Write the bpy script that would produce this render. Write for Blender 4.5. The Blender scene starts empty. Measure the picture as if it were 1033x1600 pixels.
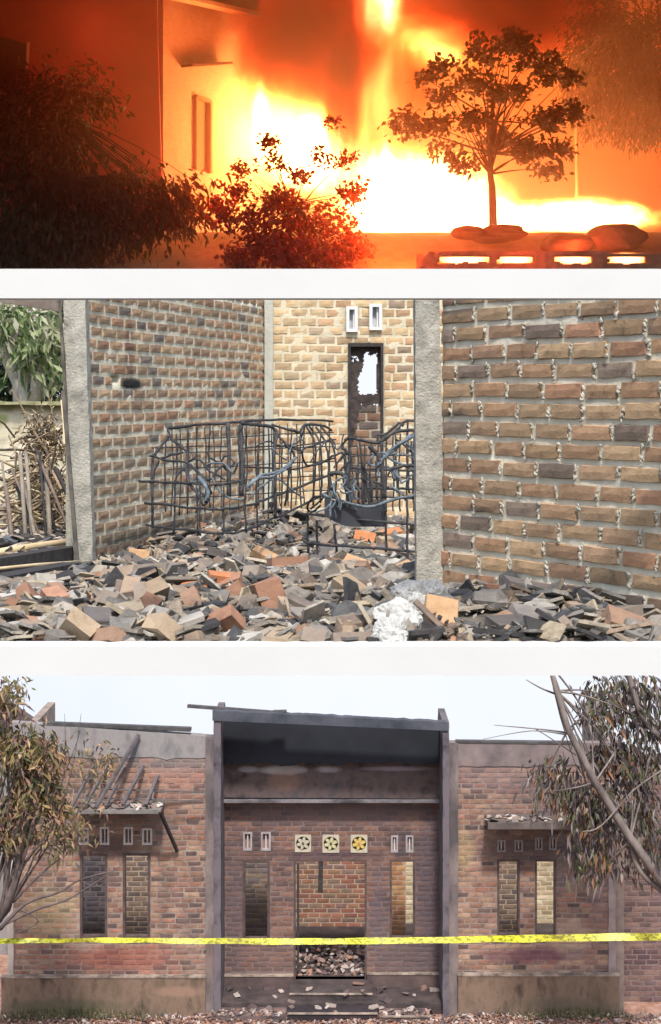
import bpy, math, random
from mathutils import Vector, Matrix, Euler, noise
R = math.radians
scene = bpy.context.scene
COL = scene.collection

# ------------------------------------------------------------------ camera, world, sun, exposure
F = 2600.0          # focal length in photograph pixels
HZ = 11.1           # eye height above the lowest ground
cam_d = bpy.data.cameras.new('camera'); cam = bpy.data.objects.new('camera', cam_d); COL.objects.link(cam)
cam.location = (0, 0, HZ); cam.rotation_euler = (R(90), 0, 0)
cam_d.sensor_fit = 'VERTICAL'; cam_d.sensor_height = 36.0; cam_d.sensor_width = 36.0
cam_d.lens = F / 1600.0 * 36.0
cam_d.shift_y = -175.0 / 1600.0
cam_d.clip_start = 0.2; cam_d.clip_end = 3000
scene.camera = cam
SUN_EL, SUN_AZ = 56.0, 5.0      # azimuth: degrees to the right of straight behind the camera
world = bpy.data.worlds.new('World'); scene.world = world; world.use_nodes = True
wn = world.node_tree.nodes; wl = world.node_tree.links
bg = wn['Background']; sky = wn.new('ShaderNodeTexSky'); sky.sky_type = 'NISHITA'; sky.sun_disc = False
sky.sun_elevation = R(SUN_EL); sky.sun_rotation = R(180 - SUN_AZ); sky.air_density = 1.3; sky.dust_density = 3.0
wl.new(sky.outputs[0], bg.inputs[0]); bg.inputs[1].default_value = 0.14
sd = bpy.data.lights.new('sun', 'SUN'); sd.energy = 2.9; sd.angle = R(5); sd.color = (1.0, .95, .87)
sun = bpy.data.objects.new('sun', sd); COL.objects.link(sun); sun.location = (4, -8, 30)
to_sun = Vector((math.sin(R(SUN_AZ)) * math.cos(R(SUN_EL)), -math.cos(R(SUN_AZ)) * math.cos(R(SUN_EL)), math.sin(R(SUN_EL))))
sun.rotation_euler = to_sun.to_track_quat('Z', 'Y').to_euler()
vs = scene.view_settings
vs.view_transform = 'Standard'; vs.look = 'None'; vs.gamma = 1.0; vs.use_curve_mapping = False; vs.exposure = 0.6
scene.render.engine = 'CYCLES'
cy = scene.cycles
cy.use_denoising = True
cy.max_bounces = 5; cy.diffuse_bounces = 3; cy.glossy_bounces = 2; cy.transparent_max_bounces = 24; cy.volume_bounces = 0
cy.caustics_reflective = False; cy.caustics_refractive = False
cy.volume_step_rate = 1.0; cy.volume_max_steps = 160

# ------------------------------------------------------------------ helpers
def P(px, py, D): return Vector(((px - 516.5) / F * D, D, HZ + (625 - py) / F * D))
def X(px, D): return (px - 516.5) / F * D
def Z(py, D): return HZ + (625 - py) / F * D
def nz(x, y, z=0.0, s=1.0): return noise.noise(Vector((x * s, y * s, z * s)))
WL = {}
def wloc(o): return WL.get(o.name, Vector((0, 0, 0)))

def tag(o, label=None, cat=None, group=None, kind=None):
    if label: o['label'] = label
    if cat: o['category'] = cat
    if group: o['group'] = group
    if kind: o['kind'] = kind
    return o
def link(o, loc=(0, 0, 0), parent=None):
    COL.objects.link(o)
    loc = Vector(loc)
    if parent is not None:
        o.parent = parent; o.location = loc - wloc(parent)
    else: o.location = loc
    WL[o.name] = loc
    return o
def empty(name, loc, label=None, cat=None, group=None):
    o = bpy.data.objects.new(name, None); o.empty_display_size = .1
    link(o, loc); return tag(o, label, cat, group)

class MB:
    def __init__(s): s.v = []; s.f = []
    def add(s, vs, fs):
        n = len(s.v); s.v.extend([tuple(v) for v in vs]); s.f.extend([tuple(i + n for i in f) for f in fs]); return s
    def box(s, c, size, rot=None, taper=1.0, jit=0.0, rng=random):
        hx, hy, hz = size[0] / 2, size[1] / 2, size[2] / 2
        vs = [Vector((x * (taper if z > 0 else 1) + rng.uniform(-jit, jit), y * (taper if z > 0 else 1) + rng.uniform(-jit, jit), z + rng.uniform(-jit, jit)))
              for x in (-hx, hx) for y in (-hy, hy) for z in (-hz, hz)]
        if rot is not None:
            m = rot if isinstance(rot, Matrix) else Euler(rot).to_matrix()
            vs = [m @ v for v in vs]
        c = Vector(c)
        return s.add([v + c for v in vs], [(0, 1, 3, 2), (4, 6, 7, 5), (0, 4, 5, 1), (2, 3, 7, 6), (0, 2, 6, 4), (1, 5, 7, 3)])
    def bb(s, x0, x1, y0, y1, z0, z1):
        return s.box(((x0 + x1) / 2, (y0 + y1) / 2, (z0 + z1) / 2), (x1 - x0, y1 - y0, z1 - z0))
    def tube(s, pts, r, n=6, cap=True):
        pts = [Vector(p) for p in pts]; m = len(pts)
        rs = r if isinstance(r, (list, tuple)) else [r] * m
        rings = []
        for i, p in enumerate(pts):
            t = (pts[min(i + 1, m - 1)] - pts[max(i - 1, 0)])
            if t.length < 1e-9: t = Vector((0, 0, 1))
            t.normalize()
            a = t.cross(Vector((0.13, .21, 1)) if abs(t.z) < .9 else Vector((1, .1, 0))).normalized(); b = t.cross(a)
            rings.append([p + (a * math.cos(2 * math.pi * k / n) + b * math.sin(2 * math.pi * k / n)) * rs[i] for k in range(n)])
        vs = [v for ring in rings for v in ring]
        fs = [(i * n + k, i * n + (k + 1) % n, (i + 1) * n + (k + 1) % n, (i + 1) * n + k) for i in range(m - 1) for k in range(n)]
        if cap: fs += [tuple(range(n - 1, -1, -1)), tuple((m - 1) * n + k for k in range(n))]
        return s.add(vs, fs)
    def plank(s, a, b, w, h, up=(0, 0, 1)):
        a, b = Vector(a), Vector(b); t = (b - a); L = t.length; t.normalize()
        u = Vector(up); sd_ = t.cross(u).normalized(); u = sd_.cross(t)
        m = Matrix((t, sd_, u)).transposed()
        return s.box((a + b) / 2, (L, w, h), m)
    def mesh(s, name, mat, smooth=False, org=Vector((0, 0, 0))):
        me = bpy.data.meshes.new(name)
        me.from_pydata([tuple(Vector(v) - org) for v in s.v] if org.length > 0 else s.v, [], s.f); me.update()
        if smooth: me.polygons.foreach_set('use_smooth', [True] * len(me.polygons))
        if mat: me.materials.append(mat)
        return me
    def build(s, name, mat, parent=None, loc=None, smooth=False):
        org = Vector(loc) if loc is not None else (wloc(parent) if parent is not None else Vector((0, 0, 0)))
        return link(bpy.data.objects.new(name, s.mesh(name, mat, smooth, org)), org, parent)

# ------------------------------------------------------------------ materials
def newmat(name):
    m = bpy.data.materials.new(name); m.use_nodes = True
    return m, m.node_tree.nodes, m.node_tree.links, m.node_tree.nodes['Principled BSDF']
def nd(N, t, **kw):
    n = N.new(t)
    for k, v in kw.items(): setattr(n, k, v)
    return n
def ramp(N, stops, interp='LINEAR'):
    n = N.new('ShaderNodeValToRGB'); n.color_ramp.interpolation = interp
    e = n.color_ramp.elements
    while len(e) < len(stops): e.new(0.5)
    for i, (p, c) in enumerate(stops):
        e[i].position = p; e[i].color = (*c[:3], 1)
    return n
def mathn(N, L, op, a, b=None, clamp=False):
    n = N.new('ShaderNodeMath'); n.operation = op; n.use_clamp = clamp
    for i, v in enumerate((a, b)):
        if v is None: continue
        if isinstance(v, (int, float)): n.inputs[i].default_value = v
        else: L.new(v, n.inputs[i])
    return n.outputs[0]
def mixc(N, L, fac, a, b, mode='MIX'):
    n = N.new('ShaderNodeMix'); n.data_type = 'RGBA'; n.blend_type = mode
    if isinstance(fac, (int, float)): n.inputs[0].default_value = fac
    else: L.new(fac, n.inputs[0])
    for i, v in ((6, a), (7, b)):
        if isinstance(v, tuple): n.inputs[i].default_value = (*v[:3], 1)
        else: L.new(v, n.inputs[i])
    return n.outputs[2]
def noi(N, L, scale, vec=None, detail=4, rough=.6):
    n = N.new('ShaderNodeTexNoise'); n.inputs['Scale'].default_value = scale; n.inputs['Detail'].default_value = detail; n.inputs['Roughness'].default_value = rough
    if vec is not None: L.new(vec, n.inputs['Vector'])
    return n.outputs['Fac']
def add_stains_or_dark(N, L, col, stains_or_dark):
    """marks left by fire, damp and paint, and the painted dark of a hole: soft-edged ellipses fixed to the wall's world position (x, z)"""
    if not stains_or_dark: return col
    g = N.new('ShaderNodeNewGeometry'); sep = N.new('ShaderNodeSeparateXYZ'); L.new(g.outputs['Position'], sep.inputs[0])
    nn = noi(N, L, 1.7, g.outputs['Position'], 5, .65)
    nb = noi(N, L, 6.0, g.outputs['Position'], 4, .6)
    for (cx, cz, rx, rz, c, st) in stains_or_dark:
        dx = mathn(N, L, 'POWER', mathn(N, L, 'ABSOLUTE', mathn(N, L, 'DIVIDE', mathn(N, L, 'SUBTRACT', sep.outputs[0], cx), rx)), 2.0)
        dz = mathn(N, L, 'POWER', mathn(N, L, 'ABSOLUTE', mathn(N, L, 'DIVIDE', mathn(N, L, 'SUBTRACT', sep.outputs[2], cz), rz)), 2.0)
        d = mathn(N, L, 'ADD', dx, dz)
        d = mathn(N, L, 'ADD', d, mathn(N, L, 'MULTIPLY', mathn(N, L, 'SUBTRACT', nn, .5), 1.8))
        d = mathn(N, L, 'ADD', d, mathn(N, L, 'MULTIPLY', mathn(N, L, 'SUBTRACT', nb, .5), .9))
        m = mathn(N, L, 'MULTIPLY', mathn(N, L, 'SUBTRACT', 1.2, d, True), st, True)
        col = mixc(N, L, m, col, c)
    return col
def surf(name, c1, c2, scale=8, rough=.9, bump=.3, bscale=40, stains_or_dark=None, c3=None, rnd=0.0, pos=False, stretch=None):
    m, N, L, b = newmat(name)
    tc = N.new('ShaderNodeTexCoord')
    if pos: vec = N.new('ShaderNodeNewGeometry').outputs['Position']
    else: vec = tc.outputs['Object']
    if stretch:
        mp = N.new('ShaderNodeMapping'); L.new(vec, mp.inputs[0]); mp.inputs['Scale'].default_value = stretch; vec = mp.outputs[0]
    f = noi(N, L, scale, vec, 6, .65)
    st = [(.32, c1), (.68, c2)] if c3 is None else [(.28, c1), (.5, c2), (.72, c3)]
    rp = ramp(N, st); L.new(f, rp.inputs[0]); col = rp.outputs[0]
    if rnd:
        oi = N.new('ShaderNodeObjectInfo'); g = N.new('ShaderNodeNewGeometry')
        s = mathn(N, L, 'FRACT', mathn(N, L, 'ADD', oi.outputs['Random'], g.outputs['Random Per Island']))
        k = mathn(N, L, 'ADD', mathn(N, L, 'MULTIPLY', s, rnd * 2), 1 - rnd)
        hsv = N.new('ShaderNodeHueSaturation'); L.new(col, hsv.inputs['Color']); L.new(k, hsv.inputs['Value']); col = hsv.outputs[0]
    col = add_stains_or_dark(N, L, col, stains_or_dark)
    L.new(col, b.inputs['Base Color']); b.inputs['Roughness'].default_value = rough
    if bump:
        bn = N.new('ShaderNodeBump'); bn.inputs['Strength'].default_value = bump; bn.inputs['Distance'].default_value = .01
        L.new(noi(N, L, bscale, vec, 5, .7), bn.inputs['Height']); L.new(bn.outputs[0], b.inputs['Normal'])
    return m
def piecemat(name, palette, rough=.92, mott=.35, nscale=14, stains_or_dark=None, bump=.4):
    """brick / tile / leaf colour: each piece draws its own tone from the palette, with mottling"""
    m, N, L, b = newmat(name)
    oi = N.new('ShaderNodeObjectInfo'); g = N.new('ShaderNodeNewGeometry')
    s = mathn(N, L, 'FRACT', mathn(N, L, 'ADD', oi.outputs['Random'], mathn(N, L, 'MULTIPLY', g.outputs['Random Per Island'], 1.0)))
    n = len(palette)
    rp = ramp(N, [(i / n, c) for i, c in enumerate(palette)], 'CONSTANT'); L.new(s, rp.inputs[0])
    f = noi(N, L, nscale, g.outputs['Position'], 6, .7)
    r2 = ramp(N, [(.25, (max(.05, 1 - mott * 1.5),) * 3), (.45, (1 - mott * .2,) * 3), (.75, (1 + mott * .6,) * 3)]); L.new(f, r2.inputs[0])
    col = mixc(N, L, 1.0, rp.outputs[0], r2.outputs[0], 'MULTIPLY')
    f2 = noi(N, L, nscale * .35, g.outputs['Position'], 4, .6)
    s2 = mathn(N, L, 'FRACT', mathn(N, L, 'MULTIPLY', s, 17.3))
    k = mathn(N, L, 'ADD', mathn(N, L, 'MULTIPLY', s2, .4), .8)
    hs = N.new('ShaderNodeHueSaturation'); L.new(col, hs.inputs['Color']); L.new(k, hs.inputs['Value']); col = hs.outputs[0]
    col = add_stains_or_dark(N, L, col, stains_or_dark)
    L.new(col, b.inputs['Base Color']); b.inputs['Roughness'].default_value = rough
    if bump:
        bn = N.new('ShaderNodeBump'); bn.inputs['Strength'].default_value = bump; bn.inputs['Distance'].default_value = .008
        L.new(noi(N, L, nscale * 5, g.outputs['Position'], 5, .7), bn.inputs['Height']); L.new(bn.outputs[0], b.inputs['Normal'])
    return m
def leafmat(name, palette, trans=.25, rough=.55):
    m, N, L, b = newmat(name)
    oi = N.new('ShaderNodeObjectInfo'); g = N.new('ShaderNodeNewGeometry')
    s = mathn(N, L, 'FRACT', mathn(N, L, 'ADD', oi.outputs['Random'], g.outputs['Random Per Island']))
    n = len(palette)
    rp = ramp(N, [(i / n, c) for i, c in enumerate(palette)], 'CONSTANT'); L.new(s, rp.inputs[0])
    L.new(rp.outputs[0], b.inputs['Base Color']); b.inputs['Roughness'].default_value = rough
    tr = N.new('ShaderNodeBsdfTranslucent'); L.new(rp.outputs[0], tr.inputs[0])
    mx = N.new('ShaderNodeMixShader'); mx.inputs[0].default_value = trans
    L.new(b.outputs[0], mx.inputs[1]); L.new(tr.outputs[0], mx.inputs[2]); L.new(mx.outputs[0], N['Material Output'].inputs['Surface'])
    return m
def emis(name, col, st):
    m, N, L, b = newmat(name); N.remove(b)
    e = N.new('ShaderNodeEmission'); e.inputs[0].default_value = (*col, 1); e.inputs[1].default_value = st
    L.new(e.outputs[0], N['Material Output'].inputs['Surface']); return m

# ------------------------------------------------------------------ walls made of cells, and bricks set in them
def cells(mb, a, b, z0, z1, th, g, solid, disp=0.0, seed=0.0, extra_u=(), extra_z=()):
    """a solid sheet from plan point a to b, thickness th behind the front face, with holes where solid(u,z) is False"""
    a, b = Vector((a[0], a[1], 0)), Vector((b[0], b[1], 0)); Ln = (b - a).length; t = (b - a) / Ln; nrm = Vector((t.y, -t.x, 0))
    def cuts(lo, hi, ex):
        n = max(1, round((hi - lo) / g)); base = [lo + (hi - lo) * i / n for i in range(n + 1)]
        ex = [e for e in ex if lo < e < hi]
        base = [v for v in base if all(abs(v - e) > g * .35 for e in ex) or v in (lo, hi)]
        return sorted(set(base + list(ex)))
    us, zs = cuts(0, Ln, extra_u), cuts(z0, z1, extra_z)
    nu, nz_ = len(us) - 1, len(zs) - 1
    S = [[solid((us[i] + us[i + 1]) / 2, (zs[j] + zs[j + 1]) / 2) for j in range(nz_)] for i in range(nu)]
    idx = {}; V = []; Fc = []
    def vert(i, j, k):
        key = (i, j, k)
        if key not in idx:
            u, z = us[i], zs[j]; p = a + t * u; off = 0
            if k == 0 and disp: off = disp * (nz(u * 9 + seed, z * 9, seed) + .6 * nz(u * 27, z * 27 + seed, 3))
            q = p + nrm * off - nrm * (th if k else 0)
            idx[key] = len(V); V.append((q.x, q.y, z))
        return idx[key]
    for i in range(nu):
        for j in range(nz_):
            if not S[i][j]: continue
            Fc.append((vert(i, j, 0), vert(i + 1, j, 0), vert(i + 1, j + 1, 0), vert(i, j + 1, 0)))
            Fc.append((vert(i, j, 1), vert(i, j + 1, 1), vert(i + 1, j + 1, 1), vert(i + 1, j, 1)))
            if i == 0 or not S[i - 1][j]: Fc.append((vert(i, j, 0), vert(i, j + 1, 0), vert(i, j + 1, 1), vert(i, j, 1)))
            if i == nu - 1 or not S[i + 1][j]: Fc.append((vert(i + 1, j, 0), vert(i + 1, j, 1), vert(i + 1, j + 1, 1), vert(i + 1, j + 1, 0)))
            if j == 0 or not S[i][j - 1]: Fc.append((vert(i, j, 0), vert(i, j, 1), vert(i + 1, j, 1), vert(i + 1, j, 0)))
            if j == nz_ - 1 or not S[i][j + 1]: Fc.append((vert(i, j + 1, 0), vert(i + 1, j + 1, 0), vert(i + 1, j + 1, 1), vert(i, j + 1, 1)))
    mb.add(V, Fc); return mb

BRICKS = {}
def brick_meshes(mat, key, n=8, round_=.12):
    """unit bricks: x -.5..+.5, z -.5..+.5, front face at y = 0 bulging to -y, back at y = 1"""
    if key in BRICKS: return BRICKS[key]
    out = []
    rg = random.Random(hash(key) % 1000 if not isinstance(key, str) else sum(map(ord, key)))
    for q in range(n):
        V = []; xs = (-.5, -.17, .17, .5); zs = (-.5, 0, .5)
        fr = {}
        for i, x in enumerate(xs):
            for j, z in enumerate(zs):
                ex = .035 * (1 if i in (0, 3) else 0); ez = .11 * (1 if j in (0, 2) else 0)
                fr[i, j] = len(V)
                V.append((x - math.copysign(ex, x) * rg.uniform(.3, 1.2) , -rg.uniform(.0, .018) + (0.05 if ex or ez else 0), z - math.copysign(ez * .55, z) * rg.uniform(.1, 1.6) if ez else z + rg.uniform(-.05, .05)))
        bk = {}
        rim = [(0, 0), (1, 0), (2, 0), (3, 0), (3, 1), (3, 2), (2, 2), (1, 2), (0, 2), (0, 1)]
        for (i, j) in rim:
            bk[i, j] = len(V); V.append((xs[i] + rg.uniform(-.01, .01), .3, zs[j] + rg.uniform(-.05, .05)))
        Fc = [(fr[i, j], fr[i + 1, j], fr[i + 1, j + 1], fr[i, j + 1]) for i in range(3) for j in range(2)]
        for k in range(len(rim)):
            p, q2 = rim[k], rim[(k + 1) % len(rim)]
            Fc.append((fr[q2], fr[p], bk[p], bk[q2]))
        m = MB(); m.add(V, Fc); me = m.mesh('brick', mat, False)
        out.append((me, V, Fc))
    BRICKS[key] = out
    return out

def screen_area(p, w, h):
    D = p.y
    px, py = 516.5 + p.x / D * F, 625 - (p.z - HZ) / D * F
    vis = -15 < px < 1048 and -20 < py < 1620
    return (w * h / D / D) * (1 if vis else 1e-4)

def lay_bricks(a, b, z0, top, pw, ph, joint, holes, mat, key, rng, proud=.012, jit=.0025, rough_len=.12, u0=0.0, u1=None, skip=None, drop=0.0, sag=None):
    """returns a list of bricks: (world position, length, height, angle, tilt, mesh variant, depth)"""
    a, b = Vector((a[0], a[1], 0)), Vector((b[0], b[1], 0)); Ln = (b - a).length; t = (b - a) / Ln; nrm = Vector((t.y, -t.x, 0))
    if u1 is None: u1 = Ln
    ang = math.atan2(t.y, t.x); out = []; j = 0; z = z0
    vs_ = brick_meshes(mat, key)
    while z < z0 + 20:
        zc = z + ph / 2
        u = u0 - (pw / 2 if j % 2 else 0) - rng.uniform(0, .12) * pw
        anyb = False
        while u < u1:
            L_ = pw * (1 + rng.uniform(-rough_len, rough_len))
            s, e = u + joint / 2, u + L_ - joint / 2; u += L_
            segs = [(max(s, u0 + .003), min(e, u1 - .003))]
            for (h0, h1, hz0, hz1) in holes:
                if hz0 < zc < hz1:
                    ns = []
                    for (p, q) in segs:
                        if q <= h0 or p >= h1: ns.append((p, q))
                        else:
                            if p < h0: ns.append((p, h0 - .004))
                            if q > h1: ns.append((h1 + .004, q))
                    segs = ns
            for (p, q) in segs:
                if q - p < pw * .18: continue
                um = (p + q) / 2
                tp = top(um) if callable(top) else top
                if zc + ph * .4 > tp: continue
                anyb = True
                if skip and skip(um, zc): continue
                if drop and rng.random() < drop: continue
                dz = sag(um, zc) if sag else 0
                pos = a + t * um + nrm * (proud + rng.uniform(-.3, .5) * proud) + Vector((0, 0, zc + dz + rng.uniform(-jit, jit)))
                out.append((pos, q - p, (ph - joint) * rng.uniform(.92, 1.08), ang, rng.uniform(-.012, .012), vs_[rng.randrange(len(vs_))], .06))
        z += ph; j += 1
        if z > (max(top(u0 + (u1 - u0) * k / 6) for k in range(7)) if callable(top) else top): break
    return out
def place_bricks(bricks, parent, mat, maxn=300):
    bricks = sorted(bricks, key=lambda q: -screen_area(q[0], q[1], q[2]))
    base = wloc(parent)
    for (pos, ln, h, ang, tilt, (me, V, Fc), dp) in bricks[:maxn]:
        o = bpy.data.objects.new('brick', me); COL.objects.link(o); o.parent = parent
        o.location = pos - base; o.rotation_euler = (0, tilt, ang); o.scale = (ln, dp, h)
    if len(bricks) > maxn:
        mb = MB()
        for (pos, ln, h, ang, tilt, (me, V, Fc), dp) in bricks[maxn:]:
            m = Matrix.LocRotScale(pos, Euler((0, tilt, ang)), Vector((ln, dp, h)))
            mb.add([m @ Vector(v) for v in V], Fc)
        o = mb.build('brickwork', mat, parent); o['kind'] = 'stuff'

# ------------------------------------------------------------------ trees
def leaf_geo(mb, p, d, up, L_, W, fold=.25):
    fold = random.uniform(.1, .6); bend = random.uniform(-.05, .38) * L_
    d = d.normalized(); s = d.cross(up)
    if s.length < 1e-4: s = Vector((1, 0, 0))
    s.normalize(); n = s.cross(d)
    mb.add([p, p + d * L_ * .45 + s * W + n * W * fold, p + d * L_ * .95 + Vector((0, 0, -bend)), p + d * L_ * .45 - s * W + n * W * fold, p + d * L_ * .5 + Vector((0, 0, -bend * .3))], [(0, 1, 4), (1, 2, 4), (2, 3, 4), (3, 0, 4)])
def bez(a, b, c, n=6):
    return [a * (1 - t) ** 2 + b * 2 * t * (1 - t) + c * t * t for t in [i / n for i in range(n + 1)]]
def rnd_ell(rng, c, r, shell=.5):
    while True:
        v = Vector((rng.uniform(-1, 1), rng.uniform(-1, 1), rng.uniform(-1, 1)))
        if shell < v.length < 1: break
    return Vector((c[0] + v.x * r[0], c[1] + v.y * r[1], c[2] + v.z * r[2]))
def make_tree(name, label, cat, base, trunk_pts, trunk_r, lobes, nclump, leaves_per, L_, W, lmat, bmat, rng, droop=.5, spread=.35, indiv=0, twig=.008, group=None, crown='crown', bare=0, nbr=2, start=.5):
    root = empty(name, base, label, cat, group)
    tb = MB(); tb.tube(trunk_pts, [trunk_r * (1 - .55 * i / (len(trunk_pts) - 1)) for i in range(len(trunk_pts))], 10)
    tops = [Vector(p) for p in trunk_pts]
    tk = tb.build('trunk', bmat, root, smooth=True)
    br = MB(); fol = MB(); ind = []
    weights = [l[2] if len(l) > 2 else 1 for l in lobes]
    for k in range(nclump):
        lb = rng.choices(lobes, weights)[0]
        tip = rnd_ell(rng, lb[0], lb[1], .25)
        st = tops[rng.randrange(max(1, int(len(tops) * start)), len(tops))]
        mid = (st + tip) / 2 + Vector((rng.uniform(-1, 1), rng.uniform(-1, 1), rng.uniform(-.2, 1.0))) * (tip - st).length * .14
        if k % nbr == 0 or nclump < 60:
            pts = bez(st, mid, tip, 5); r0 = trunk_r * rng.uniform(.16, .34)
            br.tube(pts, [max(twig * .5, r0 * (1 - .85 * i / 5)) for i in range(6)], 5, False)
        dirn = (tip - mid).normalized()
        nl = leaves_per if k >= bare else 0
        for i in range(nl):
            q = tip + Vector((rng.gauss(0, 1), rng.gauss(0, 1), rng.gauss(0, .8))) * spread * .5
            d = Vector((rng.uniform(-1, 1), rng.uniform(-1, 1), rng.uniform(-.6, .8) - droop * 1.6)) + dirn * .5
            d = d.normalized() if d.length > .01 else Vector((0, 0, -1))
            l2 = L_ * rng.uniform(.4, 1.3)
            ind.append((q, d, l2, W * rng.uniform(.7, 1.2)))
    br.build('branch', bmat, root, smooth=True)
    if indiv:
        ind.sort(key=lambda q: -(screen_area(q[0], q[2], q[3]) * (1 + .3 / (abs(q[0].y - base[1]) + 1))))
        lm = MB(); leaf_geo(lm, Vector((0, 0, 0)), Vector((0, 1, 0)), Vector((0, 0, 1)), 1, .5); me = lm.mesh('leaf', lmat)
        for (q, d, l2, w2) in ind[:indiv]:
            o = bpy.data.objects.new('leaf', me); COL.objects.link(o); o.parent = root; o.location = q - wloc(root)
            qt = d.to_track_quat('Y', 'Z') @ Euler((0, rng.uniform(-1.5, 1.5), 0)).to_quaternion()
            o.rotation_euler = qt.to_euler(); o.scale = (w2 * 2, l2, w2 * 2)
        ind = ind[indiv:]
    for (q, d, l2, w2) in ind:
        leaf_geo(fol, q, d, Vector((rng.uniform(-1, 1), rng.uniform(-1, 1), rng.uniform(-1, 1))), l2, w2)
    if fol.v:
        o = fol.build(crown, lmat, root)
        if indiv: o['kind'] = 'stuff'
    return root

# ------------------------------------------------------------------ broken pieces
def shard_mesh(rng, kind):
    """unit debris: 'tile' = thin curved roof-tile fragment, 'brick' = broken brick, 'lump' = rounded lump"""
    V = []; Fc = []
    if kind == 'tile':
        n = rng.randint(4, 6); a0 = rng.uniform(0, 6); ring = []
        for k in range(n):
            a = a0 + 2 * math.pi * (k + rng.uniform(-.25, .25)) / n; r = rng.uniform(.36, .56)
            x, y = math.cos(a) * r * 1.15, math.sin(a) * r * .8
            ring.append((x, y, .35 * y * y * rng.choice((1, 1, 0))))
        t = .075
        V = [(x, y, z + t) for x, y, z in ring] + [(x * 1.02, y * 1.02, z) for x, y, z in ring]
        Fc = [tuple(range(n)), tuple(range(2 * n - 1, n - 1, -1))] + [(k, n + k, n + (k + 1) % n, (k + 1) % n) for k in range(n)]
    elif kind == 'brick':
        lx, ly, lz = .5, .27, .17; br = rng.uniform(-.15, .3)
        V = [(x * (1 if x < 0 else 1 - abs(br) * rng.uniform(.2, 1)) + rng.uniform(-.03, .03), y + rng.uniform(-.03, .03), z + rng.uniform(-.02, .02)) for x in (-lx, lx) for y in (-ly, ly) for z in (-lz, lz)]
        Fc = [(0, 1, 3, 2), (4, 6, 7, 5), (0, 4, 5, 1), (2, 3, 7, 6), (0, 2, 6, 4), (1, 5, 7, 3)]
    else:
        rings = [(-.35, .25), (-.1, .48), (.15, .42), (.34, .2)]; n = 6
        for z, r in rings:
            for k in range(n):
                q = r * rng.uniform(.75, 1.2); V.append((math.cos(k * math.pi / 3) * q, math.sin(k * math.pi / 3) * q * .7, z * .6 + rng.uniform(-.07, .07)))
        Fc = [(i * n + k, i * n + (k + 1) % n, (i + 1) * n + (k + 1) % n, (i + 1) * n + k) for i in range(3) for k in range(n)] + [tuple(range(n - 1, -1, -1)), tuple(3 * n + k for k in range(n))]
    return V, Fc
def debris(spots, kinds, rng, mats, indiv, info, stuff_name, stuff_label):
    """spots: (pos, size, euler). info: kind -> (name, label, category, group). The largest in view become objects, the rest one mass"""
    lib = {}
    for k in set(kinds):
        lib[k] = []
        for _ in range(9):
            V, Fc = shard_mesh(rng, k); mb = MB(); mb.add(V, Fc); lib[k].append((mb.mesh(info[k][0], mats[k]), V, Fc))
    items = []
    for (p, s, e) in spots: items.append((p, s, e, rng.choice(kinds)))
    items.sort(key=lambda q: -screen_area(q[0], q[1], q[1]))
    cnt = {}
    mass = {k: MB() for k in lib}
    for (p, s, e, k) in items:
        me, V, Fc = rng.choice(lib[k])
        if sum(cnt.values()) < indiv and cnt.get(k, 0) < 290:
            nm, lab, cat, grp = info[k]
            o = bpy.data.objects.new(nm, me); COL.objects.link(o); o.location = p; o.rotation_euler = e; o.scale = (s, s, s)
            tag(o, lab, cat, grp); cnt[k] = cnt.get(k, 0) + 1
        else:
            m = Matrix.LocRotScale(p, Euler(e), Vector((s, s, s)))
            mass[k].add([m @ Vector(v) for v in V], Fc)
    for k, mb in mass.items():
        if mb.v:
            o = mb.build(stuff_name, mats[k]); tag(o, stuff_label[k], 'rubble', None, 'stuff')

WHITE = surf('white_paint', (.60, .605, .61), (.63, .635, .64), 3, .6, .05, 30)
CHAR = surf('charred_wood', (.012, .011, .012), (.05, .045, .045), 12, .85, .5, 60)

# ================================================================== THE BURNT ROOM (middle terrace)
rb = random.Random(11)
def hB(x, y):
    k = min(max((y - 6.3) / 3.7, 0), 1); k = k * k * (3 - 2 * k)
    z = -.80 - .20 * k
    mound = .05 * math.exp(-((x - .05) ** 2 / .35 + (y - 8.4) ** 2 / 1.4)) + .06 * math.exp(-((x - .8) ** 2 / .25 + (y - 5.9) ** 2 / .12)) + .15 * math.exp(-((x + .35) ** 2 / .3 + (y - 11.6) ** 2 / 2.0)) + .05 * math.exp(-((x + .5) ** 2 / .15 + (y - 7.2) ** 2 / .3))
    return HZ + z + mound * (1 if y < 14 else 0) + .035 * nz(x, y, 0, 2.2) + .02 * nz(x, y, 8, 4.5) + .01 * nz(x, y, 5, 9)
def und(y): return -.862 - .20 * min(max((y - 5.33) / 1.3, 0), 1) - .07 * min(max((y - 6.63) / 13, 0), 1)
# --- setting: terrace slab, ash-covered ground
ASH = surf('ash_ground', (.05, .045, .04), (.20, .17, .14), 5, .97, .8, 50, c3=(.33, .29, .24), pos=True)
mb = MB(); ny, nx = 110, 60; V = []; Fc = []
for i in range(ny + 1):
    y = 5.33 + (19.6 - 5.33) * (i / ny) ** 1.5
    xl, xr = -.25 * y - 1.2, 2.6
    for j in range(nx + 1):
        x = xl + (xr - xl) * j / nx; V.append((x, y, hB(x, y)))
n0 = len(V)
rim = [j for j in range(nx + 1)] + [i * (nx + 1) + nx for i in range(1, ny + 1)] + [ny * (nx + 1) + j for j in range(nx - 1, -1, -1)] + [i * (nx + 1) for i in range(ny - 1, 0, -1)]
for i in range(ny):
    for j in range(nx):
        a = i * (nx + 1) + j; Fc.append((a, a + 1, a + nx + 2, a + nx + 1))
for q in rim: V.append((V[q][0], V[q][1], HZ + und(V[q][1])))
m_ = len(rim)
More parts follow.
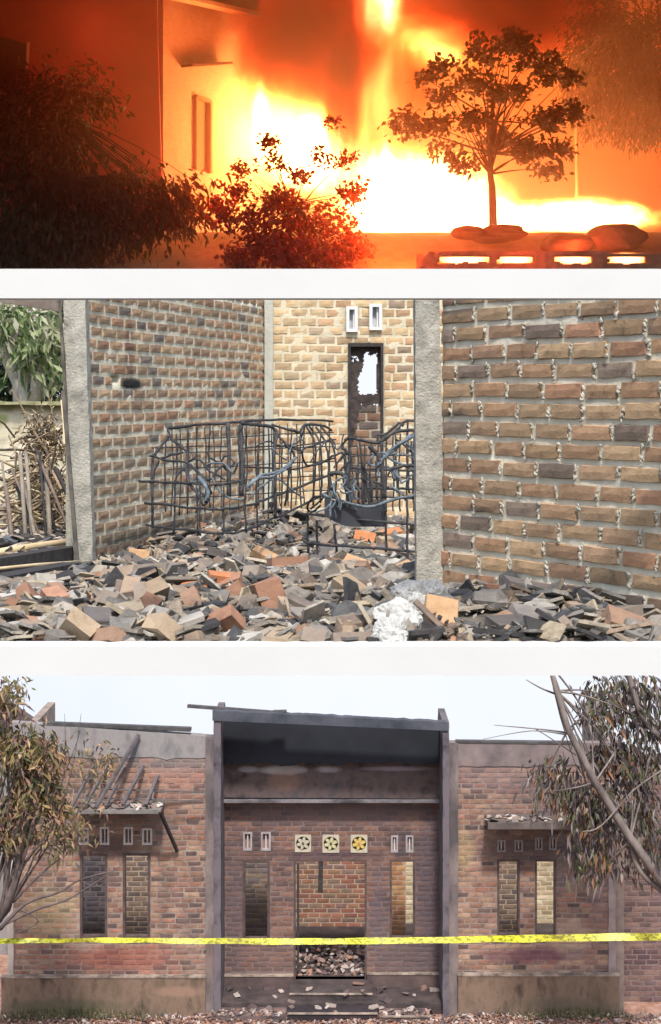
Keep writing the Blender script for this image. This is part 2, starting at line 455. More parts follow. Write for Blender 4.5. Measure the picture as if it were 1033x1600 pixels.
for k in range(m_): Fc.append((rim[k], n0 + k, n0 + (k + 1) % m_, rim[(k + 1) % m_]))
mb.add(V, Fc)
tag(mb.build('room_ground', ASH, smooth=True), kind='structure')
s = MB(); zt, zb = Z(1010.5, 5.2), Z(1055.5, 5.2)
s.bb(-2.6, 2.65, 5.2, 5.322, zb, zt); o = s.build('white_separator_edge', WHITE); tag(o, kind='structure')  # lower separator bar between scenes, shaped as the terrace's front edge
s = MB(); V = []
for yy, xl, xr in ((5.33, -2.53, 2.6), (6.65, -2.86, 2.6), (19.6, -6.1, 2.6)):
    V += [(xl, yy, HZ + und(yy) - .002), (xr, yy, HZ + und(yy) - .002), (xr, yy, HZ + und(yy) - .012), (xl, yy, HZ + und(yy) - .012)]
s.add(V, [(i * 4 + k, i * 4 + (k + 1) % 4, i * 4 + 4 + (k + 1) % 4, i * 4 + 4 + k) for i in range(2) for k in range(4)] + [(3, 2, 1, 0), (8, 9, 10, 11)])
tag(s.build('terrace_slab', WHITE), kind='structure')
# white separator bar over the room, shaped as a beam on two unseen posts
e = empty('white_separator_bar', (0, 5.26, Z(466, 5.2)), 'long plain white separator bar running above the brick walls of the burnt room', 'separator bar')
s = MB(); s.bb(-2.55, 2.6, 5.2, 5.29, Z(466, 5.2), Z(420, 5.2)); s.build('separator bar', WHITE, e)
for sx in (-2.5, 2.55):
    s = MB(); s.bb(sx - .05, sx + .05, 5.205, 5.285, HZ - .77, Z(466, 5.2)); s.build('post', WHITE, e)

# --- materials
BR_R = piecemat('brick_right', [(0.36, 0.225, 0.135), (0.385, 0.25, 0.155), (0.34, 0.205, 0.12), (0.41, 0.28, 0.165), (0.33, 0.205, 0.13), (0.37, 0.205, 0.125), (0.37, 0.25, 0.15), (0.35, 0.235, 0.145), (0.39, 0.26, 0.15), (0.34, 0.225, 0.14), (0.4, 0.27, 0.16), (0.36, 0.22, 0.13), (0.22, 0.165, 0.13), (0.38, 0.235, 0.14)],
    nscale=20, mott=.38, stains_or_dark=[(X(700, 6.7), Z(480, 6.7), .10, .035, (.05, .05, .055), .8), (X(706, 6.7), Z(650, 6.7), .06, .03, (.06, .06, .065), .8), (X(745, 6.6), Z(800, 6.6), .06, .03, (.05, .04, .04), .7), (X(960, 6), Z(930, 6), .3, .06, (.07, .06, .055), .6)])
MO_R = surf('mortar_right', (.54, .50, .41), (.76, .71, .58), 7, .95, .45, 55, pos=True)
BR_L = piecemat('brick_left', [(0.36, 0.235, 0.145), (0.33, 0.215, 0.135), (0.4, 0.27, 0.165), (0.35, 0.2, 0.125), (0.37, 0.25, 0.155), (0.42, 0.29, 0.18), (0.31, 0.205, 0.135), (0.38, 0.24, 0.145), (0.34, 0.235, 0.155), (0.2, 0.16, 0.135), (0.39, 0.26, 0.16), (0.36, 0.21, 0.13)],
    nscale=12, stains_or_dark=[(X(178, 10), Z(540, 10), .022, .26, (.14, .06, .04), .7), (X(180, 10), Z(598, 10), .05, .04, (.015, .015, .015), 1), (X(235, 10.6), Z(845, 10.6), .55, .10, (.045, .042, .04), .75), (X(175, 10.2), Z(770, 10.2), .3, .35, (.22, .20, .15), .45)])
MO_L = surf('mortar_left', (.52, .48, .37), (.74, .70, .56), 6, .95, .9, 45, pos=True,
    stains_or_dark=[(X(180, 10), Z(598, 10), .05, .04, (.015, .015, .015), 1), (X(235, 10.6), Z(850, 10.6), .55, .09, (.05, .047, .045), .75)])  # black ellipse paints the hole's dark onto bricks and mortar
BR_K = piecemat('brick_back', [(0.46, 0.33, 0.19), (0.42, 0.29, 0.17), (0.5, 0.37, 0.22), (0.39, 0.265, 0.155), (0.44, 0.28, 0.165), (0.47, 0.34, 0.2), (0.3, 0.225, 0.16), (0.49, 0.36, 0.215), (0.41, 0.29, 0.175)], nscale=9,
    stains_or_dark=[(X(470, 13.8), Z(570, 13.8), .3, .5, (.55, .45, .29), .35)])
MO_K = surf('mortar_back', (.50, .455, .34), (.68, .62, .47), 5, .95, .6, 40, pos=True)
CONC = surf('rough_concrete', (.22, .215, .19), (.38, .365, .32), 14, .95, 1.2, 60, c3=(.50, .48, .43), pos=True)

def top_l(u): return HZ + .795 + .03 * u + .02 * nz(u, 1, 0, 3)
# --- left wall of the room
LA, LB = (X(134, 10.1), 10.1), (X(416, 13.8), 13.8)
wl_ = empty('brick_wall', (LA[0], LA[1], HZ - 1.05), 'long receding brick wall on the left of the burnt room, with a knocked-out hole and a concrete end post', 'brick wall')
LL = math.hypot(LB[0] - LA[0], LB[1] - LA[1])
hole = (.42, .56, Z(607, 10.5), Z(587, 10.5))
s = MB(); cells(s, LA, LB, HZ - 1.05, HZ + .78, .13, .045, lambda u, z: not (hole[0] < u < hole[1] and hole[2] + .02 < z < hole[3]), .008, 3.0)
s.build('mortar_core', MO_L, wl_, smooth=True)
tl = Vector((LB[0] - LA[0], LB[1] - LA[1], 0)).normalized(); q_ = Vector((LA[0], LA[1], 0)) + tl * .49 + Vector((-tl.y, tl.x, 0)) * .12
s = MB(); s.box((q_.x, q_.y, (hole[2] + hole[3]) / 2), (.24, .05, .16), (0, 0, math.atan2(tl.y, tl.x))); s.build('hole_backing', CHAR, wl_)  # dark backing added behind the hole to hide the bright sky
bk = lay_bricks(LA, LB, HZ - 1.05, top_l, .215, .0755, .024, [hole], BR_L, 'L', rb, proud=.007, sag=lambda u, z: .012 * nz(u, z, 0, .8))
place_bricks(bk, wl_, BR_L)
s = MB(); D = 10.0
xb0, xb1, xt0, xt1 = X(117, D), X(147, D), X(98, D), X(133, D); zb_, zt_ = HZ - 1.06, HZ + .76
V = []; n = 26
for i in range(n + 1):
    k = i / n; xa, xb2 = xb0 + (xt0 - xb0) * k, xb1 + (xt1 - xb1) * k; z = zb_ + (zt_ - zb_) * k
    for q, (x, y) in enumerate(((xa, D - .03), (xa * .5 + xb2 * .5, D - .035), (xb2, D - .03), (xb2, D + .11), (xa, D + .11))):
        V.append((x + .010 * nz(z, q, 1, 9), y + .010 * nz(z, q, 2, 9), z))
Fc = [(i * 5 + k, i * 5 + (k + 1) % 5, i * 5 + 5 + (k + 1) % 5, i * 5 + 5 + k) for i in range(n) for k in range(5)] + [(4, 3, 2, 1, 0), tuple(n * 5 + k for k in range(5))]
s.add(V, Fc); s.build('concrete_post', CONC, wl_)
s = MB(); s.bb(X(414, 13.78), X(427, 13.78), 13.70, 13.79, HZ - 1.05, HZ + .86); s.build('corner_post', surf('grey_render', (.36, .37, .33), (.50, .50, .45), 10, .9, .5, 40), wl_)
# jamb batten on the post
s = MB(); s.plank((X(99, 9.9), 9.9, Z(610, 9.9)), (X(121, 9.9), 9.9, Z(882, 9.9)), .022, .03, (0, 1, 0)); s.plank((X(93, 9.95), 9.95, Z(466, 9.9)), (X(104, 9.95), 9.95, Z(640, 9.9)), .016, .03, (0, 1, 0))
s.build('door_batten', surf('sooty_batten', (.05, .045, .04), (.16, .14, .12), 10, .9, .4, 40), wl_)
o = MB().plank((X(-30, 9.97), 9.97, Z(458, 9.97)), (X(98, 9.97), 9.97, Z(478, 9.97)), .05, .075).build('lintel', surf('brown_lintel', (.10, .08, .07), (.22, .18, .15), 8, .9, .4, 30))
tag(o, 'smoke-brown wooden lintel over the open doorway at the far left', 'lintel')
o['label'] = 'smoke-brown wooden lintel above the open doorway left of the concrete post'

# --- back wall with door and vents
KA, KB = (X(416, 13.8), 13.8), (X(716, 13.8), 13.8)
wk = empty('brick_wall', (KA[0], KA[1], HZ - 1.05), 'pale yellowish brick wall at the back of the burnt room, with two white vents and a charred door', 'brick wall')
ux = lambda px: X(px, 13.8) - KA[0]; kz = lambda py: Z(py, 13.8)
door = (ux(544), ux(599), HZ - 1.2, kz(536)); v1 = (ux(541), ux(559), kz(519), kz(479)); v2 = (ux(577), ux(597), kz(516), kz(475))
inh = lambda u, z, h: h[0] < u < h[1] and h[2] < z < h[3]
s = MB(); cells(s, KA, KB, HZ - 1.05, HZ + .94, .12, .05, lambda u, z: not any(inh(u, z, h) for h in (door, v1, v2)), .01, 7.0, extra_u=door[:2] + v1[:2] + v2[:2], extra_z=(door[3],) + v1[2:] + v2[2:])
s.build('mortar_core', MO_K, wk, smooth=True)
bk = lay_bricks(KA, KB, HZ - 1.05, HZ + .95, .145, .0755, .015, [door, v1, v2], BR_K, 'K', rb, proud=.005, sag=lambda u, z: .014 * nz(u, z, 2, 1.0))
place_bricks(bk, wk, BR_K)
for i, h in enumerate((v1, v2)):
    x0, x1 = KA[0] + h[0], KA[0] + h[1]; s = MB(); b_ = .026
    s.bb(x0, x0 + b_, 13.76, 13.9, h[2], h[3]); s.bb(x1 - b_, x1, 13.76, 13.9, h[2], h[3])
    s.bb(x0 + b_, x1 - b_, 13.76, 13.9, h[2], h[2] + b_); s.bb(x0 + b_, x1 - b_, 13.76, 13.9, h[3] - b_, h[3])
    vf = s.build('vent', WHITE, wk)
    s = MB(); s.bb(x0 + b_, x1 - b_, 13.82, 13.83, h[2] + b_, h[3] - b_); s.build('panel', surf('vent_grey', (.25, .27, .32), (.5, .52, .56), 20, .6, 0), vf)
    s = MB(); s.bb((x0 + x1) / 2 + .008, (x0 + x1) / 2 + .022, 13.79, 13.815, h[2] + b_, h[3] - b_); s.build('slat', WHITE, vf)
dr = empty('door', (KA[0] + door[0], 13.8, HZ - 1.0), 'charred dark door with a ragged hole burnt through it, in the pale back wall', 'door')
s = MB(); x0, x1 = KA[0] + door[0], KA[0] + door[1]
s.bb(x0, x0 + .022, 13.77, 13.9, HZ - 1.05, door[3]); s.bb(x1 - .022, x1, 13.77, 13.9, HZ - 1.05, door[3]); s.bb(x0 + .022, x1 - .022, 13.77, 13.9, door[3] - .03, door[3])
s.build('frame', CHAR, dr)
def door_solid(u, z):
    px = 544 + 22 / 4 + u * F / 13.85; py = 625 - (z - HZ) * F / 13.85
    n_ = 5 * nz(px, py, 0, .13) + 3.5 * nz(px, py, 4, .4)
    if 562 + n_ + max(0, (592 - py)) * .28 * (py > 548) < px < 590 - n_ * .4 and 553 + n_ < py < 616 + n_ * .5: return False
    if 548 < px < 562 and 557 < py < 566 and nz(px, py, 9, .5) > .05: return False
    if py > 634 + n_ and px > 566 - (py - 634) * .22 + n_: return False
    return True
s = MB(); cells(s, (x0 + .022, 13.85), (x1 - .022, 13.85), HZ - 1.05, door[3] - .03, .03, .0085, door_solid, .006)
s.build('door_leaf', surf('charred_door', (.02, .016, .016), (.075, .055, .05), 14, .8, .6, 60), dr)
# low brick pier seen through the broken door
w2 = empty('brick_pier', (X(585, 15.2), 15.2, HZ - 1.05), 'low soot-darkened brick pier standing behind the charred door', 'brick pier')
a_, b_ = (X(532, 15.2), 15.2), (X(640, 15.2), 15.2)
s = MB(); cells(s, a_, b_, HZ - 1.05, Z(634, 15.2), .12, .06, lambda u, z: True, .008); s.build('mortar_core', surf('mortar_dark', (.28, .24, .19), (.42, .37, .3), 6, .95, .5, 40), w2)
BR_D = piecemat('brick_sooty', [(.24, .15, .10), (.19, .12, .09), (.28, .17, .11), (.11, .09, .08), (.22, .13, .09)], nscale=9)
place_bricks(lay_bricks(a_, b_, HZ - 1.05, Z(630, 15.2), .17, .078, .016, [], BR_D, 'D', rb, proud=.01), w2, BR_D)

# --- right wall
RA, RB = (X(692, 6.77), 6.77), (X(1062, 5.66), 5.66)
wr = empty('brick_wall', (RA[0], RA[1], HZ - .9), 'close brown brick wall at the right of the burnt room, thick pale mortar between its bricks', 'brick wall')
s = MB(); cells(s, RA, RB, HZ - .9, HZ + .43, .12, .018, lambda u, z: True, .005, 5.0); s.build('mortar_core', MO_R, wr, smooth=True)
bk = lay_bricks(RA, RB, HZ - .9, HZ + .465, .205, .0748, .0195, [], BR_R, 'R', rb, proud=.010, jit=.002, sag=lambda u, z: .008 * nz(u, z, 0, 1.6))
place_bricks(bk, wr, BR_R)
EA, EB = (RB[0] + .003, RB[1] + .004), (2.55, RB[1] + .004)
s = MB(); cells(s, EA, EB, HZ - .9, HZ + .43, .12, .05, lambda u, z: True, .005, 6.0); s.build('mortar_core', MO_R, wr, smooth=True)
place_bricks(lay_bricks(EA, EB, HZ - .9, HZ + .465, .205, .0748, .0195, [], BR_R, 'R', rb, proud=.010, jit=.002), wr, BR_R, 0)
# squeezed-out mortar between the bricks
s = MB(); t_ = Vector((RB[0] - RA[0], RB[1] - RA[1], 0)); LR = t_.length; t_.normalize(); nr = Vector((t_.y, -t_.x, 0))
for (pos, ln, h, ang, tilt, me, dp) in bk:
    q = pos + t_ * (ln / 2 + .010); 
    for _ in range(6):
        c = q + Vector((0, 0, rb.uniform(-.034, .030))) + t_ * rb.uniform(-.005, .005) + nr * rb.uniform(-.004, .0035)
        V, Fc_ = shard_mesh(rb, 'lump'); m = Matrix.LocRotScale(c, Euler((rb.uniform(-.3, .3), rb.uniform(0, 3), ang)), Vector((1, .3, 1)) * rb.uniform(.018, .030))
        s.add([m @ Vector(v) for v in V], Fc_)
o = s.build('mortar_squeeze', surf('squeezed_mortar', (.34, .315, .26), (.52, .48, .40), 9, .95, .3, 55, pos=True), wr, smooth=True); o['kind'] = 'stuff'
s = MB(); D = 6.78; V = []; n = 30
for i in range(n + 1):
    k = i / n; z = HZ - .9 + (1.335) * k; xa = X(651 - 3 * k, D); xc = X(697 - 11 * k, D)
    for q, (x, y) in enumerate(((xa, D - .02), (xa * .66 + xc * .34, D - .024), (xa * .33 + xc * .67, D - .024), (xc, D - .018), (xc, D + .12), (xa, D + .12))):
        V.append((x + .005 * nz(z, q, 1, 14), y + .005 * nz(z, q, 2, 14), z))
Fc = [(i * 6 + k, i * 6 + (k + 1) % 6, i * 6 + 6 + (k + 1) % 6, i * 6 + 6 + k) for i in range(n) for k in range(6)] + [(5, 4, 3, 2, 1, 0), tuple(n * 6 + k for k in range(6))]
s.add(V, Fc); s.build('concrete_post', CONC, wr)

# --- steel cages
STEEL = surf('burnt_steel', (.010, .011, .014), (.028, .030, .036), 20, .65, .6, 60, c3=(.08, .07, .065))
ASHW = surf('blue_grey_ash_wire', (.03, .04, .05), (.20, .25, .29), 20, .8, .4, 60)
def poly(pts, D=None):
    out = []
    for p in pts: out.append(P(p[0], p[1], p[2] if len(p) > 2 else D))
    return out
def smooth_line(pts, n=4):
    out = []; m = len(pts)
    for i in range(m - 1):
        p0, p1, p2, p3 = pts[max(i - 1, 0)], pts[i], pts[i + 1], pts[min(i + 2, m - 1)]
        for k in range(n):
            t = k / n
            out.append(.5 * ((2 * p1) + (p2 - p0) * t + (2 * p0 - 5 * p1 + 4 * p2 - p3) * t * t + (3 * p1 - p0 - 3 * p2 + p3) * t ** 3))
    out.append(pts[-1]); return out
cg = empty('steel_cage', P(350, 850, 9.6), 'larger blackened steel bar cage buckled by fire, standing against the receding brick wall', 'steel cage')
def bar(par, pts, r, D=None, mat=STEEL, name='bar'):
    L_ = [q + Vector((rb.uniform(-1, 1), rb.uniform(-1, 1), rb.uniform(-1, 1))) * .0035 for q in smooth_line(poly(pts, D))]
    MB().tube(L_, [r * rb.uniform(.85, 1.2) for _ in L_], 6).build(name, mat, par, smooth=True)
r1 = .0068
bar(cg, [(235, 753, 9.5), (280, 754, 9.3), (318, 757, 9.2), (350, 756, 9.2), (374, 751, 9.2), (378, 757, 9.2)], .0075)
bar(cg, [(218, 752, 9.6), (240, 752, 9.4)], .0075)
bar(cg, [(226, 786, 9.6), (270, 790, 9.3), (320, 795, 9.1), (352, 795, 9.1), (392, 789, 9.4), (420, 778, 9.8), (450, 768, 10.2), (515, 742, 11)], .0075)
bar(cg, [(228, 820, 9.6), (290, 828, 9.2), (345, 833, 9.1), (378, 830, 9.2), (410, 818, 9.6), (450, 800, 10.2), (520, 765, 11)], .0075)
bar(cg, [(264, 669, 9.9), (300, 665, 9.8), (350, 661, 9.7), (400, 657, 10.2), (450, 656, 10.9), (520, 658, 11.4)], .0085)
bar(cg, [(262, 668, 9.9), (266, 682, 9.8), (285, 700, 9.6), (292, 708, 9.5), (292, 745, 9.3), (310, 775, 9.2), (318, 790, 9.2)], .0075)
bar(cg, [(263, 682, 9.85), (245, 706, 9.8), (238, 725, 9.7), (238, 820, 9.6)], .0085)
bar(cg, [(235, 712, 9.7), (262, 720, 9.5), (290, 722, 9.4), (306, 735, 9.3), (320, 750, 9.2), (330, 770, 9.2), (318, 790, 9.2)], .007)
bar(cg, [(252, 716, 9.7), (285, 707, 9.6)], .006)
bar(cg, [(250, 720, 9.6), (240, 745, 9.6), (240, 825, 9.5)], .006)
bar(cg, [(295, 725, 9.4), (276, 745, 9.3), (273, 770, 9.3), (272, 835, 9.3)], .0065)
for px, yt, yb, D_ in ((259, 688, 800, 10.0), (276, 678, 752, 10.0), (293, 668, 790, 9.9), (308, 667, 830, 9.8), (328, 664, 795, 9.8), (312, 755, 838, 9.1), (349, 756, 836, 9.1), (384, 757, 832, 9.2), (403, 700, 828, 9.5), (405, 662, 790, 10.3), (384, 670, 780, 10.1), (419, 665, 815, 10.4), (428, 668, 812, 10.5), (455, 668, 800, 10.6), (470, 670, 795, 10.7), (440, 690, 810, 10.2)):
    bar(cg, [(px, yt, D_), (px + rb.uniform(-2, 2), (yt + yb) / 2, D_), (px + rb.uniform(-1, 1), yb, D_)], .0055)
for px, w in ((357, .014), (377, .013)):
    bar(cg, [(px, 662, 9.65), (px + 1, 720, 9.6), (px + 1, 775, 9.55)], w)
bar(cg, [(378, 661, 9.6), (400, 664, 9.7), (425, 668, 9.8), (433, 678, 9.8), (429, 700, 9.7), (430, 760, 9.6), (431, 810, 9.6)], .010)
for q, (xa, xb_, xc) in enumerate(((478, 492, 490), (484, 500, 501), (493, 508, 512), (502, 518, 524))):
    bar(cg, [(xa, 667, 10.6), (xb_, 690, 10.5), (xc + 2, 730, 10.5), (xc, 790 - q * 6, 10.5)], .007)
bar(cg, [(430, 676, 9.9), (445, 692, 9.9), (460, 712, 9.9), (452, 735, 9.9), (446, 790, 9.9)], .008)
bar(cg, [(425, 663, 10.2), (455, 672, 10.2), (467, 675, 10.3), (478, 664, 10.4), (505, 666, 10.8), (518, 672, 11)], .0085)
bar(cg, [(476, 665, 10.4), (468, 690, 10.3), (445, 697, 10.2), (470, 705, 10.3)], .006)
bar(cg, [(380, 730, 9.8), (430, 732, 10.2), (465, 733, 10.4), (500, 722, 10.8), (524, 716, 11)], .006)
bar(cg, [(375, 700, 10.3), (420, 698, 10.5), (470, 696, 10.8), (524, 686, 11)], .005)
bar(cg, [(466, 708, 10.1), (485, 697, 10.3), (520, 688, 10.8)], .006)
bar(cg, [(238, 700, 10.3), (300, 698, 10.1), (360, 697, 10.0)], .004)
bar(cg, [(285, 730, 9.5), (310, 762, 9.3), (322, 782, 9.2)], .006, mat=ASHW)
bar(cg, [(384, 765, 9.3), (395, 752, 9.3), (412, 742, 9.4), (440, 735, 9.6), (462, 715, 9.9)], .009, mat=ASHW)
bar(cg, [(385, 768, 9.3), (402, 748, 9.3), (425, 745, 9.4), (455, 728, 9.7)], .006, mat=ASHW)
bar(cg, [(330, 745, 9.2), (345, 770, 9.2), (370, 780, 9.2), (382, 778, 9.2)], .006, mat=ASHW)
bar(cg, [(312, 745, 9.2), (325, 768, 9.15), (322, 785, 9.15)], .012, mat=ASHW)

for px in range(268, 524, 13):
    q = (px - 268) / 255; bar(cg, [(px, 668 - 8 * q, 10.5 + .9 * q), (px + rb.uniform(-3, 3), 730, 10.5 + .9 * q), (px + rb.uniform(-1, 1), 806 - 22 * q, 10.5 + .9 * q)], .0045)
for py in (684, 706, 730, 752, 775): bar(cg, [(262, py + 3, 10.5), (340, py, 10.8), (430, py - 5, 11.1), (522, py - 9, 11.4)], .0042)
for k in range(9):
    px, py = rb.uniform(285, 500), rb.uniform(690, 790); pts = [(px, py, rb.uniform(9.5, 10.4))]
    for _ in range(4): pts.append((pts[-1][0] + rb.uniform(6, 26), pts[-1][1] + rb.uniform(-24, 24), pts[-1][2] + rb.uniform(-.1, .15)))
    bar(cg, pts, rb.uniform(.004, .007), mat=rb.choice((STEEL, ASHW, STEEL)), name='bent_wire')
cg2 = empty('steel_cage', P(560, 870, 8.6), 'smaller tangled steel bar cage with a blank dark metal plate wired to its front', 'steel cage')
bar(cg2, [(475, 803, 9.0), (500, 806, 8.7), (560, 812, 8.5), (648, 820, 8.4)], .007)
bar(cg2, [(480, 843, 9.0), (474, 840, 9.1), (480, 848, 8.8), (520, 852, 8.6), (580, 856, 8.5), (650, 862, 8.4)], .007)
bar(cg2, [(505, 772, 8.6), (530, 782, 8.5), (570, 792, 8.45), (605, 784, 8.45), (650, 773, 8.4)], .0075, mat=ASHW)
for px, yt, yb, D_ in ((482, 800, 865, 8.9), (495, 812, 868, 8.8), (525, 820, 872, 8.7), (603, 780, 862, 8.5), (637, 780, 888, 8.4), (566, 690, 790, 8.9), (571, 720, 785, 8.9), (580, 735, 785, 9.0), (588, 720, 780, 9.1), (620, 680, 770, 9.2), (598, 690, 780, 8.6), (541, 705, 770, 8.9), (560, 735, 790, 9.2), (575, 735, 790, 9.3), (638, 655, 770, 9.3), (645, 690, 780, 9.0), (541, 712, 790, 9.3)):
    bar(cg2, [(px - rb.uniform(0, 4), yt, D_), (px + rb.uniform(-1, 1), (yt + yb) / 2, D_), (px + 1, yb, D_)], .0065)
bar(cg2, [(534, 702, 8.9), (537, 692, 8.9), (545, 685, 8.9), (565, 688, 8.8), (590, 692, 8.8), (605, 682, 8.8), (625, 674, 8.8), (650, 672, 8.8)], .009)
bar(cg2, [(600, 688, 8.8), (620, 672, 8.8), (632, 659, 8.9), (650, 657, 8.9)], .007)
bar(cg2, [(534, 700, 8.8), (542, 706, 8.8), (545, 722, 8.8), (541, 760, 8.7)], .008)
bar(cg2, [(522, 732, 8.8), (530, 720, 8.8), (539, 708, 8.8)], .007)
bar(cg2, [(528, 738, 8.7), (540, 727, 8.7), (547, 720, 8.7)], .006)
bar(cg2, [(540, 731, 9.2), (580, 733, 9.1), (650, 737, 9.0)], .006)
bar(cg2, [(545, 762, 9.2), (600, 763, 9.1), (650, 765, 9.0)], .006)
bar(cg2, [(588, 730, 8.6), (600, 715, 8.6), (620, 698, 8.6), (640, 682, 8.6), (650, 677, 8.6)], .010, mat=ASHW)
bar(cg2, [(590, 745, 8.6), (592, 728, 8.6), (612, 702, 8.6), (650, 680, 8.55)], .007, mat=ASHW)
bar(cg2, [(575, 728, 8.6), (583, 712, 8.6), (600, 708, 8.6), (615, 720, 8.6), (650, 735, 8.6)], .006, mat=ASHW)
bar(cg2, [(606, 742, 8.6), (614, 732, 8.6), (630, 728, 8.6), (650, 728, 8.6)], .009, mat=STEEL)
bar(cg2, [(634, 690, 8.6), (645, 705, 8.6), (648, 720, 8.6)], .006, mat=ASHW)
bar(cg2, [(578, 698, 8.6), (590, 712, 8.6), (598, 735, 8.6), (602, 780, 8.6)], .011)
bar(cg2, [(610, 758, 8.6), (632, 774, 8.5)], .006, mat=ASHW)
bar(cg2, [(505, 775, 8.6), (488, 778, 8.7), (480, 795, 8.8), (488, 800, 8.8), (500, 790, 8.7)], .006)
bar(cg2, [(485, 795, 8.7), (500, 783, 8.65), (505, 778, 8.6)], .005)
for px in range(548, 652, 11): bar(cg2, [(px, 700 - (px - 548) * .3, 9.5), (px + rb.uniform(-3, 3), 745, 9.5), (px, 800, 9.5)], .0048)
for py in (712, 748, 778): bar(cg2, [(542, py + 2, 9.5), (600, py + rb.uniform(-3, 3), 9.5), (652, py, 9.5)], .0048)
for k in range(8):
    pts = [(rb.uniform(540, 630), rb.uniform(685, 760), rb.uniform(8.7, 9.2))]
    for _ in range(4): pts.append((min(pts[-1][0] + rb.uniform(2, 20), 652), pts[-1][1] + rb.uniform(-22, 22), pts[-1][2]))
    bar(cg2, pts, rb.uniform(.004, .008), mat=rb.choice((STEEL, ASHW)), name='bent_wire')
s = MB(); V = []; n = 14
for i in range(n + 1):
    k = i / n; px = 507 + 96 * k; ty = 776 + 15 * math.sin(min(k * 1.6, 1) * 1.57) - 8 * k * k; by = 806 + 17 * math.sin(min(k * 2.2, 1) * 1.57)
    dd = 8.50 + .06 * (k - .5) ** 2 * 4
    for (y, t) in ((ty, 0), (by, 0), (by, .006), (ty, .006)): V.append(tuple(P(px, y, dd + t)))
s.add(V, [(i * 4 + k, i * 4 + (k + 1) % 4, i * 4 + 4 + (k + 1) % 4, i * 4 + 4 + k) for i in range(n) for k in range(4)] + [(3, 2, 1, 0), tuple(n * 4 + k for k in range(4))])
s.build('plate', surf('dark_plate', (.028, .03, .038), (.05, .052, .06), 6, .6, .1, 30), cg2)
s = MB()
for k in range(20):
    p = P(512 + rb.uniform(0, 38), 742 + rb.uniform(0, 45), 8.48); pts = [p]
    d = Vector((rb.uniform(-.2, 1), 0, -rb.uniform(.3, 1)))
    for _ in range(4): d = (d + Vector((rb.uniform(-.7, .7), rb.uniform(-.3, .3), rb.uniform(-.6, .4)))).normalized(); pts.append(pts[-1] + d * rb.uniform(.012, .03))
    s.tube(smooth_line(pts, 2), .0045, 4)
o = s.build('melted_wire', ASHW, cg2); o['kind'] = 'stuff'
s = MB(); s.tube(smooth_line(poly([(513, 741), (524, 739), (536, 742), (540, 760), (548, 785)], 8.52)), .012, 6); s.tube(smooth_line(poly([(514, 742), (518, 765), (522, 778)], 8.52)), .010, 6); s.build('charred_cable', STEEL, cg2, smooth=True)

# --- rubble inside
PAL_T = [(0.244, 0.214, 0.176), (0.294, 0.252, 0.193), (0.21, 0.193, 0.172), (0.336, 0.277, 0.202), (0.126, 0.118, 0.113), (0.269, 0.218, 0.172), (0.378, 0.328, 0.26), (0.067, 0.066, 0.067), (0.26, 0.193, 0.143), (0.227, 0.21, 0.189), (0.336, 0.277, 0.197), (0.176, 0.164, 0.151), (0.42, 0.386, 0.336), (0.092, 0.092, 0.097), (0.042, 0.04, 0.042), (0.302, 0.269, 0.227)]
TILE = piecemat('roof_tile_debris', PAL_T, nscale=26, mott=.55, bump=.8)
BRK = piecemat('brick_debris', [(.30, .19, .13), (.28, .21, .155), (.34, .26, .18), (.20, .16, .13), (.32, .17, .11), (.23, .19, .155), (.12, .105, .10)], nscale=14, bump=.5)
LMP = piecemat('plaster_debris', [(.32, .30, .27), (.24, .22, .20), (.44, .42, .38), (.08, .08, .08), (.17, .155, .14), (.05, .05, .055)], nscale=16, bump=.6)
def inside(x, y):
    px = 516.5 + x / y * F
    if px < -25 or px > 1060: return False
    if px < 118 and y > 7.35: return False
    if y < 6.95:
        # in front of the right wall
        k = (x - RA[0]) / (RB[0] - RA[0]); yw = RA[1] + (RB[1] - RA[1]) * k
        if k > -.12 and y > yw - .05: return False
        return True
    if px > 700: return False
    if y < 10.0: return not (px < 150 and y > 8.6 and px < 150 - (10 - y) * 40)
    if y > 13.6: return False
    return x > LA[0] + (LB[0] - LA[0]) * (y - LA[1]) / (LB[1] - LA[1]) + .08
spots = []; tries = 0
while len(spots) < 9000 and tries < 120000:
    tries += 1
    y = 5.36 + (13.6 - 5.36) * rb.random() ** 1.25; x = rb.uniform(-.22 * y, .22 * y)
    if not inside(x, y): continue
    if nz(x, y, 3, 1.3) < -.45: continue
    sz = rb.choice((.025, .03, .035, .045, .055, .07, .08, .10, .12, .15)) * rb.uniform(.75, 1.3)
    z = hB(x, y) + rb.uniform(-.01, .045) + sz * .05
    t = .4 if rb.random() < .6 else 1.1
    spots.append((Vector((x, y, z)), sz, (rb.gauss(.12, t * .6), rb.gauss(0, t * .6), rb.uniform(0, 6.28))))
for k in range(6000):
    y = 5.36 + (13.6 - 5.36) * rb.random() ** 1.4; x = rb.uniform(-.22 * y, .22 * y)
    if inside(x, y): spots.append((Vector((x, y, hB(x, y) + rb.uniform(0, .05))), rb.uniform(.012, .03), (rb.gauss(.1, .6), rb.gauss(0, .6), rb.uniform(0, 6.28))))
info_b = {'tile': ('roof_tile_shard', 'broken grey-brown roof tile shard lying in the rubble of the burnt room', 'tile shard', 'roof tile shards scattered over the burnt room floor'),
          'brick': ('brick_chunk', 'broken loose brick lying in the rubble of the burnt room', 'loose brick', 'loose bricks scattered over the burnt room floor'),
          'lump': ('plaster_lump', 'crumbled plaster or ash lump lying in the rubble of the burnt room', 'plaster lump', 'plaster lumps scattered over the burnt room floor')}
lab_b = {'tile': 'fine roof tile rubble covering the burnt room floor', 'brick': 'fine brick rubble covering the burnt room floor', 'lump': 'fine plaster and ash rubble covering the burnt room floor'}
